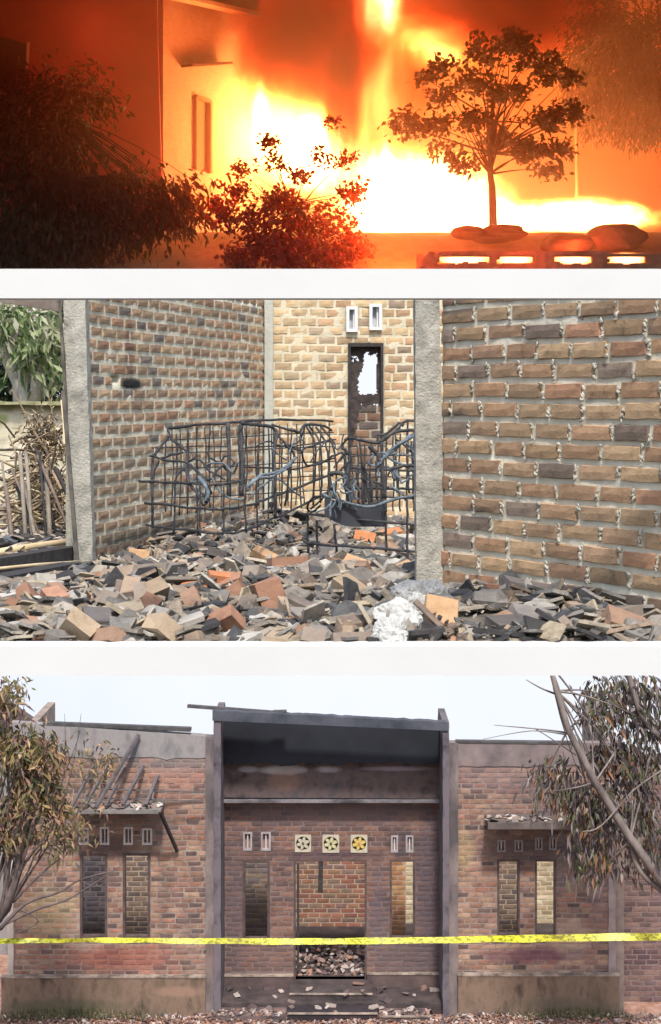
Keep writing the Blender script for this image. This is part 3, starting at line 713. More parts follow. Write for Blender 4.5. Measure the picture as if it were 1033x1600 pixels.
debris(spots, ['tile'] * 13 + ['brick'] * 2 + ['lump'] * 3, rb, {'tile': TILE, 'brick': BRK, 'lump': LMP}, 290, info_b, 'rubble', lab_b)
# distinct pieces
def on_ray(px, py, up):
    D = 13.0
    while D > 5.36:
        p = P(px, py, D)
        if p.z >= hB(p.x, p.y) + up: return D
        D -= .02
    return D
def lay(px, py, D, sz, rot, mat, name, label, cat, dims=None):
    s = MB(); s.box((0, 0, 0), dims or (sz, sz * .52, sz * .34), None, jit=.004, rng=rb)
    me = s.mesh(name, mat); o = bpy.data.objects.new(name, me); COL.objects.link(o); o.location = P(px, py, on_ray(px, py, .045)); o.rotation_euler = [R(a) for a in rot]; tag(o, label, cat)
    bv = o.modifiers.new('bevel', 'BEVEL'); bv.width = .003; bv.segments = 1
    return o
ORB = surf('orange_brick', (.40, .15, .06), (.52, .22, .10), 20, .9, .5, 60)
TNB = surf('tan_brick', (.38, .22, .12), (.52, .34, .19), 20, .9, .5, 60)
DKB = surf('dark_brick', (.12, .09, .075), (.24, .18, .14), 20, .9, .5, 60)
lay(350, 905, 7.5, .13, (10, 8, 10), ORB, 'loose_brick', 'bright orange-red brick lying beside a second orange brick in the rubble', 'loose brick')
lay(306, 920, 7.0, .13, (14, -4, -18), ORB, 'loose_brick', 'orange-faced brick in the left part of the rubble, left of another orange brick', 'loose brick')
lay(413, 868, 8.2, .14, (20, 25, -12), TNB, 'loose_brick', 'tan brick with an orange end in the rubble below the larger cage', 'loose brick')
lay(560, 885, 8.0, .14, (26, 18, -14), TNB, 'loose_brick', 'clean tan brick tilted on the rubble below the dark metal plate', 'loose brick')
lay(508, 880, 8.2, .12, (20, 30, 30), DKB, 'loose_brick', 'dark maroon brick on edge below the smaller cage', 'loose brick')
lay(558, 975, 6.0, .13, (16, -6, 16), DKB, 'loose_brick', 'dark brown hollow-ended brick near the front edge of the rubble', 'loose brick')
lay(625, 895, 7.6, .15, (24, -22, 22), TNB, 'loose_brick', 'brown brick leaning at the foot of the concrete post', 'loose brick')
lay(217, 868, 8.7, .13, (70, 10, -6), TNB, 'loose_brick', 'tan brick standing up on the rubble near the receding wall', 'loose brick')
lay(212, 925, 7.4, .16, (30, 8, 8), DKB, 'loose_brick', 'grey-brown brick in the left foreground rubble', 'loose brick')
lay(610, 835, 9.2, .16, (20, -10, 12), ORB, 'loose_brick', 'orange brick seen through the bars under the smaller cage', 'loose brick')
lay(570, 840, 9.2, .14, (60, 10, -12), ORB, 'loose_brick', 'upright orange brick directly behind the dark plate', 'loose brick')
lay(690, 955, 6.2, .13, (62, 12, 12), TNB, 'loose_brick', 'flat tan slab leaning against the base of the right brick wall', 'brick slab', (.12, .10, .022))
lay(655, 975, 6.0, .2, (25, 36, -14), CHAR, 'charred_slab', 'black charred slab sticking out of white ash lumps beside the concrete post', 'charred slab', (.17, .07, .02))
lay(672, 962, 5.95, .2, (35, 40, -30), DKB, 'charred_slab', 'narrow brown-black slat lying across the white ash lumps', 'charred slab', (.15, .02, .015))
lay(500, 955, 6.4, .2, (15, 24, -8), surf('split_plank', (.12, .10, .09), (.36, .29, .24), 6, .9, .4, 40), 'broken_plank', 'long grey-brown broken plank pointing out of the centre rubble', 'plank', (.26, .06, .02))
lay(250, 985, 5.9, .2, (8, -18, 8), surf('grey_plank', (.24, .22, .2), (.42, .39, .35), 6, .9, .4, 40), 'broken_plank', 'long pale grey roofing piece in the left foreground rubble', 'plank', (.30, .07, .02))
lay(835, 970, 5.5, .2, (30, 12, 20), surf('grey_cloth', (.14, .13, .12), (.27, .24, .22), 12, .95, .5, 50), 'grey_stone', 'folded grey lump lying before the right brick wall', 'stone', (.17, .10, .06))
for k in range(26):
    px, py = rb.uniform(120, 1000), rb.uniform(900, 1000)
    if px > 640: py = rb.uniform(975, 1005)
    D_ = on_ray(px, py, .035); p = P(px, py, D_); L_ = rb.uniform(.06, .2); a_ = rb.uniform(-.7, .7) + (math.pi if rb.random() < .5 else 0)
    o = MB().plank(p - Vector((math.cos(a_), math.sin(a_), rb.uniform(-.1, .1))) * L_ / 2, p + Vector((math.cos(a_), math.sin(a_), rb.uniform(-.1, .3))) * L_ / 2, rb.uniform(.012, .03), rb.uniform(.008, .016)).build('charred_stick', CHAR)
    tag(o, 'short charred stick of wood lying in the rubble of the burnt room', 'charred stick', 'charred sticks in the rubble')
# white ash lumps by the post
for k, (px, py, D_, sz, lb_) in enumerate(((640, 930, 6.35, .085, 'upper white ash lump against the base of the concrete post'), (622, 965, 6.1, .10, 'large crumbly white ash lump left of the black charred slab'), (672, 930, 6.4, .08, 'round pale ash lump right of the upper white lump'), (610, 990, 5.8, .08, 'small white ash lump at the front edge below the post'), (655, 945, 6.25, .06, 'little white ash lump between the post and the black slab'))):
    bm = bmesh_ = None
    me = bpy.data.meshes.new('ash_lump'); import bmesh
    b_m = bmesh.new(); bmesh.ops.create_icosphere(b_m, subdivisions=4, radius=1)
    for v in b_m.verts:
        d = 1 + .35 * nz(v.co.x, v.co.y, v.co.z + k * 7, 1.7) + .18 * nz(v.co.x, v.co.y, v.co.z + k, 5) + .08 * nz(v.co.x, v.co.y, v.co.z, 12); v.co *= d
    b_m.to_mesh(me); b_m.free(); me.materials.append(surf('white_ash', (.5, .5, .48), (.82, .82, .80), 6, .95, .8, 30))
    o = bpy.data.objects.new('ash_lump', me); COL.objects.link(o); o.location = P(px, py, on_ray(px, py, sz * .3 + .04)); o.scale = (sz * .72, sz * .5, sz * .62); tag(o, lb_, 'ash lump')
# dark heap on the right foreground
for k in range(26):
    px = rb.uniform(700, 1050); D_ = rb.uniform(5.38, 5.62); y = D_; x = X(px, D_)
    V, Fc = shard_mesh(rb, rb.choice(('lump', 'tile', 'lump'))); s = MB(); s.add(V, Fc)
    me = s.mesh('rubble_stone', rb.choice((LMP, TILE, DKB))); o = bpy.data.objects.new('rubble_stone', me); COL.objects.link(o)
    sz = rb.uniform(.05, .12); o.location = (x, y, hB(x, y) + rb.uniform(.0, .035)); o.rotation_euler = (rb.uniform(-.7, .7), rb.uniform(-.7, .7), rb.uniform(0, 6)); o.scale = (sz * 1.3, sz, sz)
    tag(o, 'grey rubble stone heaped along the foot of the close right brick wall', 'rubble stone', 'rubble stones at the foot of the right brick wall')

# --- outside, seen through the doorway at the left
gw = empty('garden_wall', (X(50, 16), 16, HZ - 1), 'low mossy plastered garden wall under the big-leaved tree', 'garden wall')
s = MB(); cells(s, (X(-60, 16), 16), (X(150, 16), 16), HZ - 1.05, Z(632, 16), .15, .08, lambda u, z: True, .02); s.build('wall_body', surf('mossy_plaster', (.30, .28, .18), (.56, .52, .40), 4, .95, .6, 20, c3=(.66, .60, .48), stains_or_dark=[(X(50, 16), Z(632, 16), 2, .08, (.14, .15, .06), .8), (X(2, 16), Z(655, 16), .08, .06, (.2, .30, .06), .7)]), gw)
s = MB()
for k in range(9):
    s.box((X(-50 + k * 24, 15.98), 15.98, Z(630, 16)), (.15, .2, .03), jit=.006, rng=rb)
s.build('coping', surf('mossy_coping', (.16, .17, .08), (.38, .36, .22), 8, .95, .6, 20), gw)
PALEB = surf('pale_bark', (.40, .37, .31), (.62, .59, .52), 5, .9, .5, 20)
LEAFB = leafmat('big_leaf', [(.18, .25, .09), (.26, .33, .14), (.36, .40, .22), (.10, .17, .05), (.46, .48, .32), (.07, .12, .04), (.32, .34, .2), (.5, .5, .38)], .4)  # palest tones paint sunlit highlights into the leaf palette
bx, by = X(45, 17.5), 17.5
make_tree('broadleaf_tree', 'pale-barked tree with long light green leaves behind the garden wall', 'tree', (bx, by, HZ - 1.05),
    [(bx - .05, by, HZ - 1.05), (bx - .02, by, HZ - .1), (bx - .05, by, HZ + .35), (bx - .18, by, HZ + .8), (bx - .2, by + .1, HZ + 1.2)], .095,
    [((X(60, 17.3), 17.3, Z(520, 17.3)), (.42, .5, .38), 3), ((X(20, 17.3), 17.3, Z(495, 17.3)), (.35, .5, .25), 2), ((X(95, 17.3), 17.3, Z(560, 17.3)), (.25, .4, .5), 2)], 56, 17, .19, .026, LEAFB, PALEB, rb, droop=.5, spread=.26, indiv=280)
s = MB(); s.tube([P(30, 650, 17.6), P(28, 600, 17.6), P(10, 560, 17.6), P(-20, 520, 17.6)], .06, 8); s.tube([P(52, 640, 17.4), P(58, 590, 17.4), P(72, 540, 17.4), P(80, 500, 17.4)], [.07, .06, .05, .03], 8)
o = s.build('tree_stem', PALEB, smooth=True); tag(o, 'pair of forked pale stems rising behind the garden wall', 'tree stem')
bx2 = X(60, 18.8)
make_tree('dark_tree', 'dark green dense tree behind the pale-barked tree', 'tree', (bx2, 18.8, HZ - 1.05), [(bx2, 18.8, HZ - 1.05), (bx2, 18.8, HZ + .2), (bx2 + .1, 18.8, HZ + 1)], .13,
    [((X(90, 18.8), 18.8, Z(580, 18.8)), (.55, .4, .5), 3), ((X(10, 18.8), 18.8, Z(580, 18.8)), (.5, .4, .6), 3), ((X(60, 18.8), 18.8, Z(500, 18.8)), (.8, .4, .22), 1)], 110, 26, .13, .03, leafmat('dark_leaf', [(.02, .045, .015), (.035, .07, .02), (.015, .03, .015), (.05, .09, .03)], .15), surf('dark_bark', (.03, .03, .03), (.08, .07, .06), 6), rb, droop=.3, spread=.34)
STRAW = piecemat('dry_sticks', [(.42, .33, .20), (.30, .22, .14), (.20, .15, .10), (.50, .41, .27), (.10, .08, .06)], nscale=8, bump=.2)
s = MB()
for k in range(520):
    c = Vector((X(rb.gauss(72, 24), 12.6), rb.uniform(12.2, 13.0), HZ - 1 + rb.uniform(.05, .85) * rb.random() ** .5))
    d = Vector((rb.gauss(0, 1), rb.gauss(0, .5), rb.gauss(-.3, .7))).normalized(); L_ = rb.uniform(.08, .4)
    p2 = c + d * L_; p2.z = max(p2.z, HZ - 1.02)
    if 516.5 + max(c.x, p2.x) / 12.6 * F > 112: continue
    s.tube([c, (c + p2) / 2 + Vector((rb.uniform(-.02, .02), 0, rb.uniform(-.02, .02))), p2], rb.uniform(.003, .012), 4, False)
for k in range(700):
    c = Vector((X(rb.gauss(70, 16), 12.8), rb.uniform(12.5, 13.0), Z(rb.gauss(690, 22), 12.8)))
    leaf_geo(s, c, Vector((rb.uniform(-1, 1), rb.uniform(-1, 1), rb.uniform(-1, 1))), Vector((0, 0, 1)), rb.uniform(.04, .12), .008)
tag(s.build('brushwood_pile', STRAW), 'heap of dry sticks and twigs against the garden wall', 'brushwood', None, 'stuff')
for k in range(13):
    a_ = P(rb.uniform(-5, 60) + k * 3, rb.uniform(705, 765), 12.1 - rb.random() * .4); b_ = Vector((a_.x + rb.uniform(.1, .35), a_.y - rb.uniform(.2, .6), hB(a_.x, 11.6) + .02))
    o = MB().tube([a_, (a_ + b_) / 2 + Vector((0, 0, .01)), b_], rb.uniform(.008, .018), 6).build('leaning_pole', rb.choice((CHAR, CHAR, DKB, surf('grey_stick', (.14, .12, .10), (.30, .26, .21), 6))), smooth=True)
    tag(o, 'half-burnt pole leaning in the brushwood heap outside the doorway', 'pole', 'poles leaning in the brushwood heap')
BAM = surf('bamboo', (.46, .36, .20), (.66, .55, .36), 4, .6, .2, 30)
def stick(a, b, r, mat, name, label, flat=None):
    up = (flat[1] * .6 + .02) if flat else r + .05
    a = (a[0], a[1], on_ray(a[0], a[1], up)); b = (b[0], b[1], on_ray(b[0], b[1], up))
    if flat: o = MB().plank(P(*a), P(*b), flat[0], flat[1]).build(name, mat)
    else: o = MB().tube([P(*a), (P(*a) + P(*b)) / 2 + Vector((0, 0, .004)), P(*b)], r, 10).build(name, mat, smooth=True)
    tag(o, label, 'plank' if flat else 'pole')
stick((-20, 866, 9.5), (120, 845, 9.9), .024, BAM, 'bamboo_pole', 'thick yellow bamboo pole lying across the doorway ground')
stick((-20, 890, 9.0), (131, 877, 9.2), .008, BAM, 'bamboo_pole', 'thin pale stick below the thick bamboo pole')
stick((-20, 945, 8.2), (88, 916, 8.5), .01, surf('weathered_plank', (.34, .31, .28), (.55, .51, .46), 5, .9, .4, 30), 'timber_plank', 'weathered pale grey plank lowest in the doorway', (.07, .045))
stick((-20, 925, 8.5), (100, 900, 8.8), .01, surf('brown_plank', (.16, .12, .08), (.30, .24, .17), 5, .9, .4, 30), 'timber_plank', 'brown half-burnt plank just above the pale grey plank', (.09, .05))
stick((-20, 885, 9.4), (118, 862, 9.7), .01, CHAR, 'timber_plank', 'black charred beam under the thick bamboo pole', (.12, .08))
stick((-20, 912, 8.9), (110, 886, 9.1), .01, CHAR, 'timber_plank', 'black charred beam between the thin stick and the brown plank', (.12, .05))
spots = []
for k in range(700):
    y = rb.uniform(9.2, 12.4); px = rb.uniform(-20, 116 if y < 10.6 else 112); x = X(px, y)
    sz = rb.uniform(.03, .16); spots.append((Vector((x, y, hB(x, y) + rb.uniform(0, .05))), sz, (rb.gauss(0, .4), rb.gauss(0, .3), rb.gauss(0, .5))))
CH2 = piecemat('charcoal_bits', [(.03, .03, .032), (.30, .25, .2), (.06, .055, .05), (.42, .36, .29), (.02, .02, .022), (.5, .44, .38), (.12, .13, .15)], nscale=10)
debris(spots, ['tile', 'lump', 'tile'], rb, {'tile': CH2, 'lump': CH2}, 0, info_b, 'charred_debris', {'tile': 'charred wood chips and ash covering the ground outside the doorway', 'lump': 'charcoal lumps covering the ground outside the doorway'})

# ================================================================== THE BURNT HOUSE FRONT (lowest ground)
rc = random.Random(5)
# pale overcast sky behind both daylight scenes
skym = emis('pale_sky', (.86, .91, 1.0), .72)
N = skym.node_tree.nodes; L = skym.node_tree.links
g = N.new('ShaderNodeNewGeometry'); f = noi(N, L, .12, g.outputs['Position'], 3, .5); rp = ramp(N, [(.35, (.80, .86, .97)), (.65, (.90, .92, .98))]); L.new(f, rp.inputs[0]); L.new(rp.outputs[0], N['Emission'].inputs[0])
s = MB(); V = []; n = 16
for i in range(n + 1):
    x = -13 + 26 * i / n; y = 37.6 - .006 * x * x
    V += [(x, y, -1.0), (x, y, Z(440, 37.6))]
s.add(V, [(2 * i, 2 * i + 2, 2 * i + 3, 2 * i + 1) for i in range(n)]); tag(s.build('sky', skym), kind='structure')

LIT = surf('leaf_litter_ground', (.16, .085, .065), (.34, .19, .14), 5, .97, 1.0, 30, c3=(.46, .32, .26), pos=True)
s = MB(); V = []; nx, ny = 120, 60
def hC(x, y): return .02 * nz(x, y, 0, 1.2) + .02 * nz(x, y, 3, 4) + (.10 * math.exp(-((y - 29.75) / .3) ** 2) * (.6 + .6 * nz(x, 0, 0, .8)))
for i in range(ny + 1):
    for j in range(nx + 1):
        x, y = -11 + 22 * j / nx, 22 + 15.5 * i / ny; V.append((x, y, hC(x, y)))
s.add(V, [(i * (nx + 1) + j, i * (nx + 1) + j + 1, (i + 1) * (nx + 1) + j + 1, (i + 1) * (nx + 1) + j) for i in range(ny) for j in range(nx)])
tag(s.build('ground', LIT, smooth=True), kind='structure')

D0, D1 = 30.0, 31.0
hs = empty('burnt_house', (X(516, D0), D0, 0), 'burnt-out roofless brick house with a tall sooty porch between two wings', 'house')
st_l = [(X(190, 30), Z(1498, 30), 1.15, .27, (.26, .075, .055), .6), (X(75, 30), Z(1425, 30), .55, .5, (.42, .34, .17), .35), (X(260, 30), Z(1215, 30), .9, .22, (.40, .20, .16), .45),
        (X(180, 30), Z(1282, 30), .9, .16, (.12, .10, .09), .45), (X(300, 30), Z(1180, 30), 1.9, .32, (.20, .19, .20), .45), (X(150, 30), Z(1300, 30), .8, .1, (.40, .24, .14), .3)]
st_r = [(X(835, 30), Z(1325, 30), 1.05, .42, (.09, .07, .08), .8), (X(830, 30), Z(1493, 30), 1.0, .17, (.13, .05, .075), .75), (X(725, 30), Z(1330, 30), .22, .4, (.44, .32, .17), .4),
        (X(800, 30), Z(1210, 30), 1.3, .35, (.22, .16, .17), .45), (X(940, 30), Z(1400, 30), .3, 1.0, (.16, .11, .12), .45), (X(700, 30), Z(1300, 30), .2, 1.6, (.16, .14, .15), .5)]
st_c = [(X(520, 31), Z(1265, 31), 2.6, .3, (.13, .10, .115), .6), (X(370, 31), Z(1420, 31), .25, 1.6, (.11, .085, .10), .55), (X(672, 31), Z(1400, 31), .3, 1.8, (.09, .07, .09), .7), (X(590, 31), Z(1430, 31), .16, .9, (.11, .09, .12), .5),
        (X(450, 31), Z(1500, 31), .9, .5, (.18, .11, .10), .4), (X(510, 31), Z(1335, 31), 1.4, .10, (.08, .05, .06), .7), (X(640, 31), Z(1500, 31), .8, .45, (.12, .09, .10), .6)]
grime = lambda a, b, D, n, sd: [(X(random.Random(sd * 31 + i).uniform(a, b), D), Z(random.Random(sd * 57 + i).uniform(1190, 1520), D), random.Random(sd + i).uniform(.12, .5), random.Random(sd * 3 + i).uniform(.15, .6), ((.13, .10, .10), (.20, .12, .11), (.16, .14, .15), (.42, .34, .28))[i % 4], .38) for i in range(n)]
st_l += grime(20, 320, 30, 6, 3); st_r += grime(720, 950, 30, 5, 7); st_c += grime(350, 690, 31, 5, 11)
st_l += [(X(180, 30), Z(1322, 30), .75, .22, (.06, .045, .05), .65), (X(255, 30), Z(1400, 30), .12, .9, (.12, .09, .085), .4)]; st_r += [(X(845, 30), Z(1232, 30), .7, .3, (.10, .075, .085), .5)]; st_c += [(X(400, 31), Z(1318, 31), .3, .3, (.05, .04, .05), .7), (X(628, 31), Z(1318, 31), .3, .3, (.05, .04, .05), .7)]
PALC = [(0.266, 0.154, 0.114), (0.31, 0.189, 0.139), (0.237, 0.131, 0.103), (0.332, 0.216, 0.151), (0.206, 0.124, 0.103), (0.289, 0.144, 0.105), (0.303, 0.196, 0.151), (0.252, 0.144, 0.114), (0.15, 0.095, 0.086), (0.119, 0.082, 0.077)]
BC_L = piecemat('brick_left_wing', PALC, nscale=7, mott=.5, stains_or_dark=st_l, bump=.5)
BC_R = piecemat('brick_right_wing', PALC, nscale=7, mott=.5, stains_or_dark=st_r, bump=.5)
BC_C = piecemat('brick_porch', [(0.149, 0.086, 0.075), (0.179, 0.102, 0.083), (0.124, 0.076, 0.071), (0.204, 0.113, 0.087), (0.106, 0.068, 0.065), (0.167, 0.086, 0.066)], nscale=5, stains_or_dark=st_c, bump=.25)
MC_L = surf('mortar_left_wing', (.19, .15, .135), (.34, .275, .24), 3, .95, .4, 20, stains_or_dark=st_l, pos=True)
MC_R = surf('mortar_right_wing', (.18, .14, .13), (.33, .26, .23), 3, .95, .4, 20, stains_or_dark=st_r, pos=True)
MC_C = surf('mortar_porch', (.13, .10, .10), (.24, .18, .17), 3, .95, .4, 20, stains_or_dark=st_c, pos=True)
PLAS = surf('grey_plaster', (.13, .125, .135), (.27, .255, .26), 3.2, .93, .5, 15, c3=(.20, .165, .17), pos=True, stretch=(1, 1, .5))
COLM = surf('purple_grey_concrete', (.09, .075, .085), (.25, .205, .20), 3.4, .93, .7, 18, pos=True, stretch=(1, 1, .45), stains_or_dark=[(X(328, 30), Z(1240, 30), .2, .5, (.05, .045, .055), .6), (X(708, 30), Z(1290, 30), .25, .7, (.05, .045, .055), .7), (X(328, 30), Z(1500, 30), .2, .4, (.2, .14, .12), .5)])
def house_wall(xa, xb, D, zt, holes_px, brickmat, mortmat, nind, key, th=.15, top=None, zb=-.1):
    a, b = (X(xa, D), D), (X(xb, D), D)
    H = [(X(q[0], D) - a[0], X(q[1], D) - a[0], Z(q[3], D), Z(q[2], D)) for q in holes_px]
    s = MB(); ex = [v for h in H for v in h[:2]]; ez = [v for h in H for v in h[2:]]
    cells(s, a, b, zb, zt, th, .12, lambda u, z: not any(h[0] < u < h[1] and h[2] < z < h[3] for h in H), .006, xa, ex, ez)
    w = s.build('wall', mortmat, hs)
    place_bricks(lay_bricks(a, b, .45 if zb < 0 else zb, zt - .02, .245, .0935, .017, H, brickmat, key, rc, proud=.007, jit=.004), w, brickmat, nind)
    return w, H
HL = [(125, 168, 1334, 1466), (192, 235, 1333, 1466), (123, 139, 1293, 1320), (156, 171, 1292, 1320), (193, 208, 1292, 1320), (222, 238, 1294, 1320)]
HR = [(777, 812, 1343, 1462), (836, 869, 1343, 1462), (777, 790, 1312, 1331), (804, 817, 1312, 1331), (836, 848, 1308, 1328), (858, 870, 1308, 1328)]
HC = [(379, 422, 1343, 1470), (459, 573, 1343, 1530), (609, 649, 1343, 1468), (380, 394, 1300, 1329), (408, 423, 1300, 1329), (611, 622, 1305, 1332), (634, 646, 1305, 1332), (461, 486, 1304, 1331), (504, 530, 1304, 1332), (548, 574, 1304, 1332)]
wL, _ = house_wall(16, 322, D0, Z(1150, D0), HL, BC_L, MC_L, 110, 'CL')
wR, _ = house_wall(714, 962, D0, Z(1166, D0), HR, BC_R, MC_R, 110, 'CR')
wC, _ = house_wall(344, 694, D1, Z(1240, D1), HC, BC_C, MC_C, 80, 'CC')
s = MB(); s.bb(X(962, 30), X(962, 30) + .15, 30.0, 34, -.1, Z(1170, 30)); s.build('wall', MC_R, hs)
s = MB(); s.bb(X(16, 30) - .002, X(16, 30) + .15, 30.16, 34, -.1, Z(1160, 30)); s.build('wall', MC_L, hs)
# plaster bands at the wall tops
def band(xa, xb, ta, tb, bb_, D, mat, name='plaster_band', th=.2, ragged=0):
    n = 26; V = []
    for i in range(n + 1):
        k = i / n; px = xa + (xb - xa) * k; zt = Z(ta + (tb - ta) * k, D) + .008 * nz(px, 0, 0, .1); zb = Z(bb_ , D) + ragged * nz(px, 5, 0, .06)
        V += [(X(px, D), D - .018, zt), (X(px, D), D - .018, zb), (X(px, D), D + th, zb), (X(px, D), D + th, zt)]
    s = MB(); s.add(V, [(i * 4 + k, i * 4 + (k + 1) % 4, i * 4 + 4 + (k + 1) % 4, i * 4 + 4 + k) for i in range(n) for k in range(4)] + [(3, 2, 1, 0), tuple(n * 4 + k for k in range(4))])
    return s.build(name, mat, hs)
band(16, 334, 1128, 1151, 1184, D0, PLAS, ragged=.05)
band(702, 966, 1160, 1161, 1196, D0, surf('brownish_plaster', (.12, .10, .105), (.25, .20, .20), 2.2, .93, .3, 15, pos=True), ragged=.06)
# end columns, porch piers, porch head
def column(xa, xb, ya, yb, d0, d1, mat=COLM, name='column'):
    D = d0; s = MB(); n = 60; V = []
    for i in range(n + 1):
        z = Z(yb, D) + (Z(ya, D) - Z(yb, D)) * i / n
        for q, (x, y) in enumerate(((X(xa, D), d0), (X(xb, D), d0), (X(xb, D), d1), (X(xa, D), d1))): V.append((x + .014 * nz(z, q, 0, 3) + .006 * nz(z, q, 4, 11), y + .006 * nz(z, q, 8, 5), z))
    s.add(V, [(i * 4 + k, i * 4 + (k + 1) % 4, i * 4 + 4 + (k + 1) % 4, i * 4 + 4 + k) for i in range(n) for k in range(4)] + [(3, 2, 1, 0), tuple(n * 4 + k for k in range(4))])
    return s.build(name, mat, hs)
column(321, 335, 1151, 1590, 29.95, 30.12)
column(701.5, 716, 1161, 1590, 29.95, 30.12)
column(12, 21, 1340, 1590, 29.96, 30.1, surf('pale_render', (.36, .31, .28), (.5, .44, .4), 3, .9, .3, 20))
column(951, 962, 1180, 1590, 29.97, 29.99, surf('dim_render', (.20, .16, .17), (.34, .28, .28), 3, .9, .3, 20))
PIER = surf('sooty_pier', (.035, .032, .042), (.13, .115, .135), 2.6, .93, .4, 18, pos=True, c3=(.15, .12, .14))
column(334, 345, 1118, 1590, 29.88, 31.2, PIER, 'porch_pier'); column(692, 702, 1128, 1590, 29.88, 31.2, PIER, 'porch_pier')
BLACKP = surf('blackened_plaster', (.006, .008, .014), (.016, .02, .032), 1.5, .85, .2, 14, pos=True)
def pband(xa, xb, ta, tb, ba, bb2, D, mat, name, th, rag=0, rt=0):
    n = 60; V = []
    for i in range(n + 1):
        k = i / n; px = xa + (xb - xa) * k; zt = Z(ta + (tb - ta) * k, D) + rt * nz(px, 2, 0, .08); zb = Z(ba + (bb2 - ba) * k, D) + rag * (nz(px, 5, 0, .035) + .6 * nz(px, 1, 0, .15))
        V += [(X(px, D), D, zt), (X(px, D), D, zb), (X(px, D), D + th, zb), (X(px, D), D + th, zt)]
    s = MB(); s.add(V, [(i * 4 + k, i * 4 + (k + 1) % 4, i * 4 + 4 + (k + 1) % 4, i * 4 + 4 + k) for i in range(n) for k in range(4)] + [(3, 2, 1, 0), tuple(n * 4 + k for k in range(4))])
    return s.build(name, mat, hs)
pband(332, 700, 1110, 1129, 1126, 1142, 29.85, surf('dark_slate_beam', (.028, .034, .05), (.085, .092, .12), 2, .85, .2, 15, pos=True), 'porch_beam', .22, 0, .02)
pband(345, 692, 1122, 1138, 1194, 1192, 30.6, BLACKP, 'blackened_panel', .12, .07)
pband(345, 692, 1165, 1165, 1246, 1248, 30.8, surf('scorched_plaster', (.025, .022, .03), (.11, .08, .08), 3.0, .93, .5, 15, c3=(.05, .047, .055), pos=True, stains_or_dark=[(X(440, 30.8), Z(1203, 30.8), .42, .10, (.5, .48, .5), .7), (X(388, 30.8), Z(1202, 30.8), .22, .07, (.42, .4, .44), .6), (X(515, 30.8), Z(1202, 30.8), .26, .07, (.5, .47, .52), .6), (X(620, 30.8), Z(1201, 30.8), .7, .05, (.34, .29, .36), .6), (X(445, 31), Z(1215, 31), .35, .22, (.26, .15, .11), .5)]), 'scorched_panel', .12)
s = MB(); s.bb(X(350, 31), X(692, 31), 30.72, 31.0, Z(1251, 30.9), Z(1247, 30.9)); s.build('ledge', surf('ledge_grey', (.03, .028, .035), (.26, .24, .27), 2.0, .9, .2, 10, pos=True), hs)
# window and door frames
FRM = surf('dark_frame', (.045, .03, .03), (.12, .08, .075), 6, .8, .3, 30)
PALEF = surf('pale_vent_frame', (.42, .38, .38), (.62, .57, .55), 6, .8, .2, 30)
def frame(q, D, w, mat, name, dd=.12, bottom=True, mull=None):
    x0, x1, z0, z1 = X(q[0], D), X(q[1], D), Z(q[3], D), Z(q[2], D)
    s = MB(); ya, yb = D - .012, D + dd
    s.bb(x0, x0 + w, ya, yb, z0, z1); s.bb(x1 - w, x1, ya, yb, z0, z1); s.bb(x0 + w, x1 - w, ya, yb, z1 - w, z1)
    if bottom: s.bb(x0 + w, x1 - w, ya, yb, z0, z0 + w)
    return s.build(name, mat, hs)
for q in HL[:2]: frame(q, D0, .045, FRM, 'window_frame')
for q in HR[:2]: frame(q, D0, .035, FRM, 'window_frame')
frame(HC[0], D1, .05, FRM, 'window_frame'); frame(HC[2], D1, .04, FRM, 'window_frame'); frame(HC[1], D1, .035, FRM, 'door_frame', bottom=False)
for q in HL[2:]: frame(q, D0, .035, PALEF, 'vent')
for q in HR[2:]: frame(q, D0, .03, surf('dim_vent', (.18, .16, .18), (.34, .30, .32), 6), 'vent')
for q in HC[3:7]: frame(q, D1, .032, surf('grey_vent', (.24, .22, .24), (.42, .38, .40), 6), 'vent')
for q, D, mt in [(h, D0, .6) for h in HL[2:]] + [(h, D0, .5) for h in HR[2:]] + [(h, D1, .5) for h in HC[3:7]]:
    s = MB(); s.bb(X(q[0], D) + .03, X(q[1], D) - .03, D + .07, D + .085, Z(q[3], D) + .03, Z(q[2], D) - .03)
    s.build('vent_panel', surf('vent_panel', (.20, .12, .11), (.32, .22, .20), 8), hs)
    xm = (X(q[0], D) + X(q[1], D)) / 2; s = MB(); s.bb(xm - .012, xm + .012, D + .02, D + .06, Z(q[3], D) + .035, Z(q[2], D) - .035); s.build('vent_slat', PALEF, hs)
